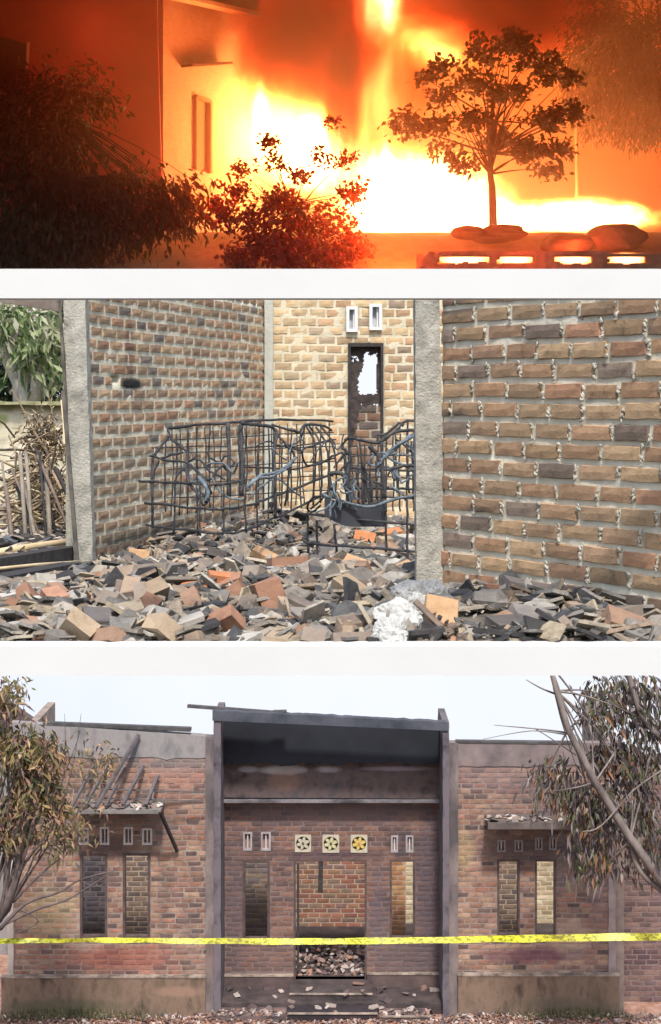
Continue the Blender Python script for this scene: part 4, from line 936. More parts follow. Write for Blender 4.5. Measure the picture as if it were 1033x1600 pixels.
# flower blocks over the door
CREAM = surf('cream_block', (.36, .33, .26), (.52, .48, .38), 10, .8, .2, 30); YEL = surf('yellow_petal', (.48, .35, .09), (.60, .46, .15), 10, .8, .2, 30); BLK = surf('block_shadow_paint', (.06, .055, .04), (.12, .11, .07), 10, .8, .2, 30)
CRY = surf('cream_petal', (.42, .39, .22), (.56, .52, .32), 10, .8, .2, 30)
for q, petal in zip(HC[7:], (CREAM, CRY, YEL)):
    x0, x1, z0, z1 = X(q[0], D1), X(q[1], D1), Z(q[3], D1), Z(q[2], D1); cx, cz, r = (x0 + x1) / 2, (z0 + z1) / 2, (x1 - x0) / 2
    s = MB(); n = 24; V = []
    for k in range(n):
        a = 2 * math.pi * k / n + math.pi / 4; c, sn = math.cos(a), math.sin(a); m = 1 / max(abs(c), abs(sn))
        for y in (D1 - .02, D1 + .1): V += [(cx + c * m * r, y, cz + sn * m * r * (z1 - z0) / (x1 - x0)), (cx + c * r * .86, y, cz + sn * r * .86)]
    Fc = []
    for k in range(n):
        a, b = k * 4, ((k + 1) % n) * 4; Fc += [(a, b, b + 1, a + 1), (a + 2, a + 3, b + 3, b + 2), (a, a + 2, b + 2, b), (a + 1, b + 1, b + 3, a + 3)]
    s.add(V, Fc); bl = s.build('flower_block', CREAM, hs)
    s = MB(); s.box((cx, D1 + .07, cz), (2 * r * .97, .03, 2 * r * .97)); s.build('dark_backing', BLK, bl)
    s = MB()
    for k in range(6):
        a = k * math.pi / 3 + .3; dx, dz = math.cos(a), math.sin(a)
        V = [(cx + dx * r * e + -dz * w_ * r, y, cz + dz * r * e + dx * w_ * r) for y in (D1 - .012, D1 + .05) for (e, w_) in ((.12, -.08), (.45, -.2), (.78, -.12), (.78, .12), (.45, .2), (.12, .08))]
        s.add(V, [(0, 1, 2, 3, 4, 5), (11, 10, 9, 8, 7, 6)] + [(i, i + 6, (i + 1) % 6 + 6, (i + 1) % 6) for i in range(6)])
    s.build('petals', petal, bl)
    s = MB(); s.tube([(cx, D1 - .022, cz), (cx, D1 + .02, cz)], r * .17, 10); s.build('flower_eye', BLK if petal is not YEL else ORB, bl)
s = MB(); s.box((X(501, 31), 31.02, Z(1369, 31)), (.09, .04, .62), (0, .02, 0), .9); s.build('hanging_board', CHAR, hs)
s = MB(); s.bb(X(459, 31) + .06, X(459, 31) + .10, 30.98, 31.05, Z(1520, 31), Z(1350, 31)); s.build('door_jamb', CHAR, hs)
# plinths
PLIN = surf('stained_plinth', (.05, .038, .028), (.20, .135, .10), 4.5, .95, .6, 14, c3=(.11, .08, .055), pos=True, stretch=(1, 1, .45), stains_or_dark=[(X(110, 30), Z(1568, 30), 1.2, .14, (.09, .085, .05), .6), (X(870, 30), Z(1565, 30), 1.0, .14, (.10, .09, .06), .5), (X(280, 30), Z(1545, 30), .5, .1, (.36, .22, .17), .4)])
PLIC = surf('sooty_plinth', (.055, .04, .043), (.14, .095, .09), 2.2, .95, .4, 14, pos=True)
LEDG = surf('pale_ledge', (.08, .06, .055), (.46, .37, .31), 4, .9, .2, 14, pos=True)
for xa, xb, d0, d1, yt, mt in ((2, 321, 29.86, 30.0, 1526, PLIN), (716, 968, 29.86, 30.0, 1523, PLIN), (344, 458, 30.9, 31.0, 1524, PLIC), (574, 692, 30.9, 31.0, 1521, PLIC)):
    s = MB(); s.bb(X(xa, d0), X(xb, d0), d0, d1 + .02 if xa == 2 and False else d1 - .001, -.12, Z(yt, d0) - .028); s.build('plinth', mt, hs)
    s = MB(); s.bb(X(xa, d0) - .01, X(xb, d0) + .01, d0 - .012, d1 - .008, Z(yt, d0) - .026, Z(yt, d0)); s.build('plinth_ledge', LEDG, hs)
# porch floor and steps
PIECE = piecemat('fallen_piece', [(.05, .04, .045), (.16, .12, .11), (.32, .26, .24), (.10, .07, .07), (.42, .36, .34), (.22, .13, .11)], nscale=8)
FLR = surf('porch_floor', (.02, .016, .018), (.09, .065, .065), 3, .9, .4, 20, pos=True)
s = MB(); s.bb(X(345, 30), X(692, 30), 30.05, 30.89, -.05, .20); s.build('porch_floor', FLR, hs)
s = MB(); s.bb(X(452, 30), X(582, 30), 30.2, 31.2, .202, Z(1530, 31)); s.build('step', FLR, hs)
s = MB(); s.bb(X(449, 29.7), X(590, 29.7), 29.62, 30.045, -.05, .17); s.build('step', surf('dark_step', (.012, .009, .014), (.04, .028, .036), 3, .9, .4, 20), hs)
FLK = surf('flank_block', (.05, .037, .04), (.16, .115, .11), 3, .9, .4, 20)
s = MB(); s.bb(X(330, 29.6), X(447, 29.6), 29.60, 30.04, -.05, .135); s.build('step_flank', FLK, hs)
s = MB(); s.bb(X(593, 29.6), X(672, 29.6), 29.60, 30.04, -.05, .125); s.build('step_flank', FLK, hs)
for (xa, xb, y, z) in ((452, 582, 30.19, Z(1530, 31)), (449, 590, 29.61, .17), (593, 672, 29.59, .125)):
    s = MB(); s.bb(X(xa, y), X(xb, y), y - .01, y + .03, z - .002, z + .022); s.build('step_nosing', LEDG, hs)
s = MB(); s.bb(X(16, 30) + .16, X(960, 30), 31.25, 36.5, -.05, .22); s.build('inner_floor', FLR, hs)
# rooms behind
def inner(xa, xb, D, ztop, pal, mort, key, nind=0):
    a, b = (X(xa, D), D), (X(xb, D), D); s = MB(); cells(s, a, b, 0, ztop, .12, .3, lambda u, z: True); w = s.build('inner_wall', mort, hs)
    place_bricks(lay_bricks(a, b, .2, ztop, .26, .1, .017, [], pal, key, rc, proud=.008), w, pal, nind)
mo_i = surf('mortar_inner', (.32, .24, .19), (.48, .38, .3), 3, .95, .3, 20, pos=True)
PM = lambda nm, p: piecemat(nm, p, nscale=4, bump=.2)
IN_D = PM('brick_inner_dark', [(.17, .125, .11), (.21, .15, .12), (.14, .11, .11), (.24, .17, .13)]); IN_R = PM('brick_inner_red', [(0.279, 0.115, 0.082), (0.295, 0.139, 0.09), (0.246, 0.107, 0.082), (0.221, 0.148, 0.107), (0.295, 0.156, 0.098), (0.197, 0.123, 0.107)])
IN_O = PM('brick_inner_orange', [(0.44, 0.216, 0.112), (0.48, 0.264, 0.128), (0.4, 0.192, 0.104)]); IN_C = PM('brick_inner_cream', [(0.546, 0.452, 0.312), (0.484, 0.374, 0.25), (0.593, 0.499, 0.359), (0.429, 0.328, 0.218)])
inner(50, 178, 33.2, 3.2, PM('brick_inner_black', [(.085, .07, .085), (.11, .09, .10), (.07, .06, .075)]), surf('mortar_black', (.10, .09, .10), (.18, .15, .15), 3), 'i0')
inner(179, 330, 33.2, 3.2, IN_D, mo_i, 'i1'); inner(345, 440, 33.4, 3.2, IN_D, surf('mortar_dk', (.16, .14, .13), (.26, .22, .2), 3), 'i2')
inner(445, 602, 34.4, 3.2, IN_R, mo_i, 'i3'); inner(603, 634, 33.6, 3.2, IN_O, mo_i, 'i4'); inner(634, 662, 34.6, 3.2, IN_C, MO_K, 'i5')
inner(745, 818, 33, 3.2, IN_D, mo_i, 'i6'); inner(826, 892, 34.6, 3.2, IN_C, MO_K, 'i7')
# burnt lean-to roof remains on the left wing, awning on the right
RAF = surf('grey_rafter', (.06, .055, .065), (.15, .13, .14), 5, .9, .3, 20)
for a, b, w_ in (((217, 1148, 29.93), (150, 1262, 29.35), .07), ((224, 1196, 29.93), (192, 1258, 29.35), .055), ((247, 1212, 29.93), (228, 1258, 29.35), .055), ((196, 1200, 29.93), (165, 1260, 29.35), .045), ((168, 1195, 29.93), (132, 1262, 29.35), .045), ((150, 1190, 29.93), (112, 1262, 29.35), .04)):
    MB().plank(P(*a), P(*b), w_, .05).build('rafter', RAF, hs)
for yy, dd in ((1232, 29.62), (1246, 29.5)):
    MB().plank(P(120, yy, dd), P(318, yy + 6, dd + .25), .03, .02).build('batten', RAF, hs)
MB().plank(P(250, 1268, 29.33), P(277, 1330, 29.95), .05, .05).build('strut', CHAR, hs)
s = MB(); s.bb(X(118, 29.4), X(252, 29.4), 29.33, 29.99, Z(1270, 29.4), Z(1264, 29.4)); s.build('canopy', surf('grey_canopy', (.13, .12, .12), (.26, .24, .23), 3, .9, .3, 20), hs)
s = MB(); s.bb(X(762, 29.4), X(925, 29.4), 29.33, 29.98, Z(1294, 29.4), Z(1284, 29.4)); s.build('canopy', surf('charred_canopy', (.06, .05, .055), (.16, .13, .12), 3, .9, .3, 20), hs)
s = MB()
for k in range(150):
    left = rc.random() < .5
    px = rc.uniform(120, 320) if left else rc.uniform(755, 930); y = 29.36 + rc.random() * .35 if px < 252 or not left else 29.9
    if left and px > 252: continue
    V, Fc = shard_mesh(rc, 'tile'); z = Z(1264 if left else 1284, 29.4) + .02
    m = Matrix.LocRotScale(Vector((X(px, 29.4), y, z)), Euler((rc.gauss(0, .5), rc.gauss(0, .4), rc.uniform(0, 6))), Vector((1, 1, 1)) * rc.uniform(.06, .2)); s.add([m @ Vector(v) for v in V], Fc)
o = s.build('broken_roof_tiles', piecemat('burnt_tile', [(.35, .28, .24), (.2, .16, .15), (.5, .45, .42), (.12, .1, .1), (.36, .2, .15)], nscale=5), hs); o['kind'] = 'stuff'
# boards left on top of the walls
WD = surf('dark_board', (.035, .035, .04), (.10, .095, .10), 4, .9, .3, 20)
def board(a, b, w_, h_, label, mat=WD):
    o = MB().plank(P(*a), P(*b), w_, h_).build('roof_board', mat); tag(o, label, 'board')
board((68, 1130, 30.05), (299, 1139, 30.05), .14, .06, 'long dark board lying along the top of the left wing wall')
board((180, 1136, 30.02), (298, 1141, 30.02), .06, .05, 'greenish board end under the long board on the left wing', surf('green_board', (.05, .09, .07), (.10, .14, .12), 4))
board((293, 1103, 30.1), (440, 1114, 30.1), .12, .05, 'dark roof plank overhanging the left end of the porch beam')
board((712, 1158, 30.05), (892, 1160, 30.05), .16, .035, 'thin dark board along the top of the right wing wall')
s = MB(); s.box(P(437, 1113, 30.1), (.24, .2, .07), jit=.02, rng=rc); o = s.build('roof_scrap', WD); tag(o, 'small dark scrap sitting on top of the porch beam', 'roof scrap')
# neighbour roof at far left
nr_ = empty('neighbour_house', P(-40, 1330, 33), 'dark tiled roof corner of a neighbouring house at the far left', 'house')
s = MB(); s.add([P(-90, 1092, 33), P(10, 1100, 33), P(66, 1134, 33), P(70, 1142, 33), P(-90, 1142, 33), P(-90, 1080, 35), P(8, 1090, 35), P(60, 1125, 35), P(64, 1133, 35), P(-90, 1133, 35)], [(0, 1, 2, 3, 4), (9, 8, 7, 6, 5), (0, 5, 6, 1), (1, 6, 7, 2), (2, 7, 8, 3), (3, 8, 9, 4), (4, 9, 5, 0)])
s.build('roof', surf('dark_tiles', (.05, .035, .045), (.14, .09, .10), 6, .9, .5, 20), nr_)
s = MB(); s.bb(X(-90, 33.4), X(14, 33.4), 33.3, 34.8, 0, Z(1160, 33.4)); s.build('wall', PLAS, nr_)
# wall beyond the right wing
rw = empty('side_building', P(1010, 1568, 30.7), 'darker soot-stained brick outbuilding beyond the right end of the house', 'outbuilding')
D = 30.7; a, b = (X(958, D), D), (X(1075, D), D); s = MB(); hz_ = [(X(960, D) - a[0], X(973, D) - a[0], Z(1398, D), Z(1350, D))]
cells(s, a, b, 0, Z(1185, D), .12, .2, lambda u, z: not (hz_[0][0] < u < hz_[0][1] and hz_[0][2] < z < hz_[0][3]), 0, 0, hz_[0][:2], hz_[0][2:])
BC_S = piecemat('brick_side', [(0.142, 0.084, 0.084), (0.181, 0.11, 0.096), (0.116, 0.077, 0.081), (0.206, 0.129, 0.11)], nscale=5, stains_or_dark=[(X(1000, D), Z(1500, D), .8, .25, (.08, .04, .055), .7)])
w = s.build('wall', MC_C, rw); place_bricks(lay_bricks(a, b, 0, Z(1187, D), .25, .0975, .018, hz_, BC_S, 'CS', rc, proud=.007), w, BC_S, 120)

for k in range(34):
    px = rc.uniform(346, 690); on = 452 < px < 582
    y = rc.uniform(29.7, 30.0) if rc.random() < .5 else rc.uniform(30.1, 30.8); zt = (.17 if 449 < px < 590 else .13) if y < 30.04 else .2
    if on and y > 30.2: zt = Z(1530, 31)
    if not on and y < 30.04 and (px > 672): y += .4; zt = .2
    V, Fc = shard_mesh(rc, rc.choice(('tile', 'lump', 'brick'))); s = MB(); s.add(V, Fc); me = s.mesh('fallen_piece', PIECE if k else PIECE); sz = rc.uniform(.08, .26)
    o = bpy.data.objects.new('fallen_piece', me); COL.objects.link(o); o.location = (X(px, y), y, zt + sz * .08); o.rotation_euler = (rc.gauss(0, .3), rc.gauss(0, .3), rc.uniform(0, 6)); o.scale = (sz, sz, sz)
    tag(o, 'fallen sooty piece of roof or wall lying on the porch floor and steps', 'fallen debris', 'fallen pieces on the porch floor and steps')
# ground debris
spots = []
for k in range(2600):
    x = rc.uniform(-6.6, 6.6); y = 29.05 + rc.random() ** .7 * .85
    px = 516.5 + x / y * F
    if 447 < px < 592 and y > 29.6: y = rc.uniform(29.1, 29.55)
    sz = rc.uniform(.03, .11) * (1.5 if px > 700 and px < 760 or px > 960 else 1)
    zz = hC(x, y) + rc.uniform(0, .05)
    if (330 < px < 447 or 593 < px < 672) and y > 29.6: zz = .15
    spots.append((Vector((x, y, zz)), sz, (rc.gauss(0, .4), rc.gauss(0, .4), rc.uniform(0, 6))))
for k in range(260):
    y = rc.uniform(31.3, 32.9); x = rc.uniform(X(455, 31), X(580, 31.5)); spots.append((Vector((x, y, .22 + (y - 31.2) * .12 * rc.random() + .03)), rc.uniform(.06, .17), (rc.gauss(0, .5), rc.gauss(0, .5), rc.uniform(0, 6))))
DC = piecemat('porch_debris', [(.28, .19, .165), (.38, .31, .28), (.20, .135, .12), (.13, .09, .09), (.32, .18, .13), (.46, .40, .38), (.09, .065, .07)], nscale=6)
info_c = {'tile': ('roof_tile_shard', 'pinkish broken tile shard on the ground along the foot of the burnt house', 'tile shard', 'tile shards along the foot of the burnt house'), 'lump': ('plaster_lump', 'pale broken plaster lump on the ground along the foot of the burnt house', 'plaster lump', 'plaster lumps along the foot of the burnt house')}
debris(spots, ['tile', 'tile', 'lump'], rc, {'tile': DC, 'lump': DC}, 200, info_c, 'house_debris', {'tile': 'small tile shards littering the foot of the burnt house', 'lump': 'small plaster crumbs littering the foot of the burnt house'})
s = MB()
for k in range(5200):
    x = rc.uniform(-6.8, 6.8); y = rc.uniform(28.9, 29.75); leaf_geo(s, Vector((x, y, hC(x, y) + rc.uniform(.005, .03))), Vector((rc.uniform(-1, 1), rc.uniform(-1, 1), rc.uniform(-.1, .5))), Vector((0, 0, 1)), rc.uniform(.05, .12), .02)
tag(s.build('fallen_leaves', leafmat('fallen_leaf', [(.32, .15, .10), (.42, .24, .17), (.22, .11, .08), (.5, .33, .25), (.16, .09, .07)], .1)), 'dry reddish leaf litter on the ground before the burnt house', 'leaf litter', None, 'stuff')
s = MB()
for k in range(1500):
    px = rc.choice((rc.gauss(120, 70), rc.gauss(900, 50), rc.gauss(90, 40))); x = X(px, 29.7); y = rc.uniform(29.6, 29.84); L_ = rc.uniform(.06, .26)
    leaf_geo(s, Vector((x, y, hC(x, y))), Vector((rc.gauss(0, .35), rc.gauss(0, .3), 1)), Vector((0, 1, 0)), L_, .008)
tag(s.build('grass', leafmat('dull_grass', [(.10, .10, .05), (.15, .14, .07), (.2, .17, .09), (.07, .08, .04)], .2)), 'thin dull grass growing along the plinth of the burnt house', 'grass', None, 'stuff')

# trees in front
BARKC = surf('grey_bark', (.09, .072, .068), (.26, .215, .20), 5, .9, .5, 14, stretch=(1, 1, .4)); BARKD = surf('dark_bark_front', (.06, .045, .045), (.16, .12, .115), 5, .9, .5, 14)
LFR = leafmat('withered_leaf', [(.13, .10, .11), (.09, .07, .08), (.20, .16, .15), (.14, .15, .08), (.34, .30, .28), (.30, .15, .08), (.10, .11, .06), (.24, .20, .2), (.06, .05, .06)], .25)
LFL = leafmat('mango_leaf', [(.18, .17, .07), (.12, .13, .06), (.34, .23, .10), (.42, .28, .15), (.09, .08, .06), (.16, .10, .10), (.24, .2, .1), (.3, .16, .11)], .25)
D = 27.0
def PP(lst, D=27.0): return [P(a, b, D + (c[0] if c else 0)) for a, b, *c in lst]
rt = make_tree('withered_tree', 'leaning grey-trunked tree with drooping withered leaves in front of the right wing', 'tree', (X(1200, 27), 27.0, 0),
    PP([(1200, 1680), (1120, 1500), (1045, 1392), (985, 1310), (930, 1222), (888, 1140), (870, 1080), (858, 1035)], 26.8), .088,
    [(P(1000, 1100, 27.6), (.5, .5, .5), 3), (P(940, 1105, 27.5), (.35, .4, .45), 1.6), (P(985, 1190, 27.5), (.55, .5, .35), 3), (P(920, 1265, 27.3), (.38, .3, .40), 2.6), (P(985, 1275, 27.4), (.45, .4, .35), 2.4), (P(925, 1345, 27.2), (.30, .3, .22), 1.6), (P(1025, 1340, 27.3), (.35, .4, .4), 1.6), (P(868, 1220, 27.2), (.2, .3, .35), .9)],
    250, 17, .22, .028, LFR, BARKC, rc, droop=1.0, spread=.33, indiv=290, nbr=9, start=.4, twig=.005)
s = MB(); s.tube(smooth_line(PP([(975, 1030), (990, 1080), (1010, 1130), (1060, 1175)], 27.2)), [.05] * 13, 8); s.tube(smooth_line(PP([(985, 1310), (1000, 1360), (1045, 1400)], 26.9)), .05, 8); s.tube(smooth_line(PP([(1040, 1200), (990, 1235), (940, 1290), (910, 1300)], 26.7)), .016, 6)
s.tube(smooth_line(PP([(870, 1085), (845, 1075), (822, 1062)], 27)), [.02 - .0017 * i for i in range(9)], 5); s.tube(smooth_line(PP([(885, 1145), (850, 1140), (772, 1133)], 27)), [.018 - .0016 * i for i in range(9)], 5); s.tube(smooth_line(PP([(885, 1148), (830, 1142), (755, 1155)], 27)), [.012 - .001 * i for i in range(9)], 5)
s.tube(smooth_line(PP([(900, 1180), (855, 1150), (835, 1138)], 27)), .009, 5)
s.build('limb', BARKC, rt, smooth=True)
lt = make_tree('mango_tree', 'bushy tree with olive and tan leaves at the left before the house wing', 'tree', (X(-60, 27), 27.0, 0),
    PP([(-70, 1700), (-60, 1560), (-25, 1480), (10, 1420), (30, 1360)]), .13,
    [(P(25, 1165, 27.2), (.42, .5, .30), 3), (P(55, 1235, 27.2), (.42, .5, .32), 3), (P(15, 1290, 27.2), (.38, .5, .35), 2), (P(95, 1290, 27.1), (.25, .4, .30), 1.2), (P(5, 1090, 27), (.25, .3, .15), .5), (P(70, 1180, 27.1), (.25, .4, .22), 1)],
    140, 22, .19, .027, LFL, BARKD, rc, droop=.8, spread=.30, indiv=290, nbr=5)
s = MB()
for pts, r in (([(0, 1452), (40, 1412), (90, 1395), (125, 1375), (172, 1362)], .035), ([(5, 1445), (60, 1420), (100, 1408), (140, 1385), (190, 1352)], .028), ([(0, 1440), (40, 1370), (60, 1330), (110, 1300)], .03), ([(20, 1410), (70, 1360), (110, 1330), (135, 1300)], .022),
               ([(0, 1430), (15, 1350), (35, 1280), (60, 1200)], .035), ([(60, 1340), (95, 1260), (115, 1190), (127, 1115)], .016), ([(80, 1300), (98, 1220), (102, 1160), (101, 1115)], .012), ([(100, 1300), (135, 1250), (170, 1210)], .012),
               ([(125, 1375), (150, 1385), (180, 1372)], .012), ([(30, 1420), (60, 1440), (20, 1460)], .02), ([(90, 1240), (120, 1160), (125, 1140)], .01), ([(60, 1320), (100, 1318), (150, 1290)], .012), ([(30, 1130), (38, 1100), (34, 1065)], .01)):
    L_ = smooth_line(PP(pts)); s.tube(L_, [r * (1 - .75 * i / (len(L_) - 1)) for i in range(len(L_))], 6)
s.build('limb', BARKD, lt, smooth=True)
s = MB()
for k in range(240):
    px, py = rc.choice(((rc.gauss(140, 14), rc.gauss(1185, 22)), (rc.gauss(128, 20), rc.gauss(1270, 30)), (rc.gauss(20, 14), rc.gauss(1070, 12)), (rc.gauss(165, 9), rc.gauss(1190, 12))))
    leaf_geo(s, P(px, py, 27 + rc.uniform(-.2, .2)), Vector((rc.uniform(-1, 1), rc.uniform(-1, 1), rc.uniform(-1.5, .2))), Vector((rc.uniform(-1, 1), 1, 0)), rc.uniform(.08, .17), .018)
o = s.build('sparse_leaves', LFL, lt); o['kind'] = 'stuff'

# yellow barrier tape
m, N, L, b = newmat('barrier_tape'); g = N.new('ShaderNodeNewGeometry'); mp = N.new('ShaderNodeMapping'); L.new(g.outputs['Position'], mp.inputs[0]); mp.inputs['Scale'].default_value = (9, .01, 16)
f = noi(N, L, 1.6, mp.outputs[0], 3, .7); rp = ramp(N, [(.0, (.58, .56, .03)), (.50, (.78, .78, .05)), (.56, (.10, .09, .02))]); L.new(f, rp.inputs[0])
mp2 = N.new('ShaderNodeMapping'); L.new(g.outputs['Position'], mp2.inputs[0]); mp2.inputs['Scale'].default_value = (1.6, .01, 1.0); f2 = noi(N, L, 1.0, mp2.outputs[0], 2, .5); rp2 = ramp(N, [(.35, (.92, .90, .30)), (.65, (.62, .66, .04))]); L.new(f2, rp2.inputs[0])
L.new(mixc(N, L, .35, rp.outputs[0], rp2.outputs[0]), b.inputs['Base Color']); b.inputs['Roughness'].default_value = .45
line = smooth_line(PP([(-70, 1472), (30, 1470.5), (140, 1469), (350, 1470.5), (500, 1471), (700, 1468.5), (850, 1466), (950, 1464.5), (1100, 1462)], 27.6), 16)
V = []; 
for i, p in enumerate(line):
    px = 516.5 + p.x / p.y * F; h = .040 + .010 * min(max((px - 250) / 100, 0), 1) + .010 * nz(px, 0, 0, .02) + .012 * min(max((px - 700) / 150, 0), 1); tw = 1.0 * nz(px, 9, 0, .012) + .1; p = p + Vector((0, 0, .012 * nz(px, 3, 0, .015)))
    up = Vector((0, math.sin(tw), math.cos(tw))); n_ = Vector((0, -math.cos(tw), math.sin(tw))) * .002
    V += [tuple(p + up * h + n_), tuple(p - up * h + n_), tuple(p - up * h - n_), tuple(p + up * h - n_)]
s = MB(); s.add(V, [(i * 4 + k, i * 4 + (k + 1) % 4, i * 4 + 4 + (k + 1) % 4, i * 4 + 4 + k) for i in range(len(line) - 1) for k in range(4)] + [(3, 2, 1, 0), tuple((len(line) - 1) * 4 + k for k in range(4))])
o = s.build('barrier_tape', m); tag(o, 'yellow barrier tape with worn dark print stretched across the front of the burnt house', 'barrier tape')

# ================================================================== THE FIRE AT NIGHT (top terrace)
ra = random.Random(21)
NIGHT = surf('night_sky_blocker', (.010, .006, .005), (.02, .012, .009), .4, 1, 0, 1, pos=True)
s = MB()
zc = lambda D: HZ + 660 / F * D
x1 = 15
V = [(-x1, 28, HZ + 2.9), (-x1, 62, HZ + 2.9), (x1, 62, HZ + 2.9), (x1, 28, HZ + 2.9), (-x1, 28, zc(28) + .3), (-x1, 62, zc(62) + 1), (x1, 62, zc(62) + 1), (x1, 28, zc(28) + .3)]
s.add(V, [(0, 1, 5, 4), (1, 2, 6, 5), (2, 3, 7, 6), (4, 5, 6, 7)]); tag(s.build('night_sky_blocker', NIGHT), kind='structure')  # back wall stands for night; unseen roof and sides added to block daylight
DIRT = surf('dirt_ground', (.16, .11, .08), (.32, .22, .16), 2.5, .97, .8, 10, pos=True)
def hA(x, y):
    r = 2.80 + (y - 36) * .08 if y < 38.3 else (2.984 + (y - 38.3) * .432 if y < 41 else 4.15 + (y - 41) * .01)
    return HZ + r + .03 * nz(x, y, 0, 1) + .02 * nz(x, y, 0, 4)
s = MB(); V = []; nx, ny = 90, 60
for i in range(ny + 1):
    y = 36 + 25.9 * (i / ny) ** 1.6
    for j in range(nx + 1): x = -14.9 + 29.8 * j / nx; V.append((x, y, hA(x, y)))
s.add(V, [(i * (nx + 1) + j, i * (nx + 1) + j + 1, (i + 1) * (nx + 1) + j + 1, (i + 1) * (nx + 1) + j) for i in range(ny) for j in range(nx)])
tag(s.build('yard_ground', DIRT, smooth=True), kind='structure')
s = MB(); s.bb(-14.9, 14.9, 36.0, 62, HZ + 2.66, HZ + 2.70); tag(s.build('upper_slab', WHITE), kind='structure')

# the house that burns
nh = empty('burning_house', P(250, 420, 41), 'tall dark red walled house at night with fire pouring from its lit side wall', 'house')
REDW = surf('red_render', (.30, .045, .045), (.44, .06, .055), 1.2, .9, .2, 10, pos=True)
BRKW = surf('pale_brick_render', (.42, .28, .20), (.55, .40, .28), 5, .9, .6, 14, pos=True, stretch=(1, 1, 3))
g0 = HZ + 2.8
xw = X(250, 41)
s = MB(); s.add([(X(-60, 41), 41, g0), (X(257, 41), 41, g0), (X(244, 41), 41, Z(-40, 41)), (X(-60, 41), 41, Z(-40, 41)), (X(-60, 41), 41.15, g0), (X(257, 41), 41.15, g0), (X(244, 41), 41.15, Z(-40, 41)), (X(-60, 41), 41.15, Z(-40, 41))], [(0, 1, 2, 3), (7, 6, 5, 4), (1, 5, 6, 2), (0, 3, 7, 4), (3, 2, 6, 7)])
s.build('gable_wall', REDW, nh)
# side wall receding to the right, with a window
aA, bA = (X(255, 41.2), 41.2), (X(545, 50.5), 50.5)
la = math.hypot(bA[0] - aA[0], bA[1] - aA[1]); 
def ua(px):  # distance along the side wall of the point seen at px
    k0, k1 = 0.0, 1.0
    for _ in range(40):
        k = (k0 + k1) / 2; x = aA[0] + (bA[0] - aA[0]) * k; y = aA[1] + (bA[1] - aA[1]) * k
        if 516.5 + x / y * F < px: k0 = k
        else: k1 = k
    return k * la
def ya(px): return aA[1] + (bA[1] - aA[1]) * ua(px) / la
w0, w1 = ua(304), ua(326); zw0, zw1 = Z(268, ya(315)), Z(155, ya(315)); w2_, w3_ = ua(343), ua(350)
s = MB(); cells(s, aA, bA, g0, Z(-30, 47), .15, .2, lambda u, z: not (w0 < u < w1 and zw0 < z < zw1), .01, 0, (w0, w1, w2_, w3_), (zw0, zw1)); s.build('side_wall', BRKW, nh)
tA = Vector((bA[0] - aA[0], bA[1] - aA[1], 0)).normalized(); nA = Vector((tA.y, -tA.x, 0)); P0 = Vector((aA[0], aA[1], 0))
WOODA = surf('window_wood', (.28, .12, .06), (.40, .18, .10), 3)
for (p, q) in ((w0, w1),):
    s = MB()
    for uu in (p, q): s.plank(P0 + tA * uu + Vector((0, 0, zw0)) + nA * .03, P0 + tA * uu + Vector((0, 0, zw1)) + nA * .03, .09, .12, tuple(nA))
    s.plank(P0 + tA * p + Vector((0, 0, zw1)) + nA * .03, P0 + tA * q + Vector((0, 0, zw1)) + nA * .03, .12, .09); s.build('window_frame', WOODA, nh)
    s = MB(); c = P0 + tA * (p + q) / 2 - nA * .06; s.plank(c + Vector((0, 0, zw0)), c + Vector((0, 0, zw1)), (q - p) * .9, .03, tuple(nA)); s.build('shutter', WOODA, nh)
# window canopy, eaves
MB().plank(P(288, 103, 41.9), P(352, 99, 43.5), .5, .06).build('window_canopy', surf('dark_eave', (.08, .03, .02), (.14, .06, .04), 3), nh)
s = MB(); s.plank(P(244, -12, 39.8), P(402, 24, 43.6), .35, .10); s.build('eave_board', surf('eave_board', (.60, .50, .36), (.72, .60, .45), 3), nh)
s = MB(); s.add([P(244, -17, 39.8), P(402, 17, 43.6), P(402, -60, 43.6), P(244, -60, 39.8), P(420, -40, 50), P(250, -60, 44)], [(0, 1, 2, 3), (0, 5, 4, 1), (3, 2, 4, 5)]); s.build('roof', surf('roof_night', (.10, .04, .03), (.16, .07, .05), 3), nh)
s = MB(); s.add([P(-60, 40, 40.5), P(46, 70, 40.5), P(46, 128, 40.5), P(-60, 150, 40.5), P(-60, 40, 41), P(46, 70, 41), P(46, 128, 41), P(-60, 150, 41)], [(0, 1, 2, 3), (7, 6, 5, 4), (0, 4, 5, 1), (1, 5, 6, 2), (2, 6, 7, 3), (3, 7, 4, 0)])
s.build('dark_box', surf('dark_box_coat', (.015, .008, .01), (.03, .015, .015), 3), nh)  # plain dark box set in the notch at upper left
s = MB(); s.tube([P(44, 66, 40.4), P(42, 108, 40.4)], .04, 6); s.build('notch_post', surf('pale_post', (.5, .35, .25), (.6, .42, .3), 3), nh)

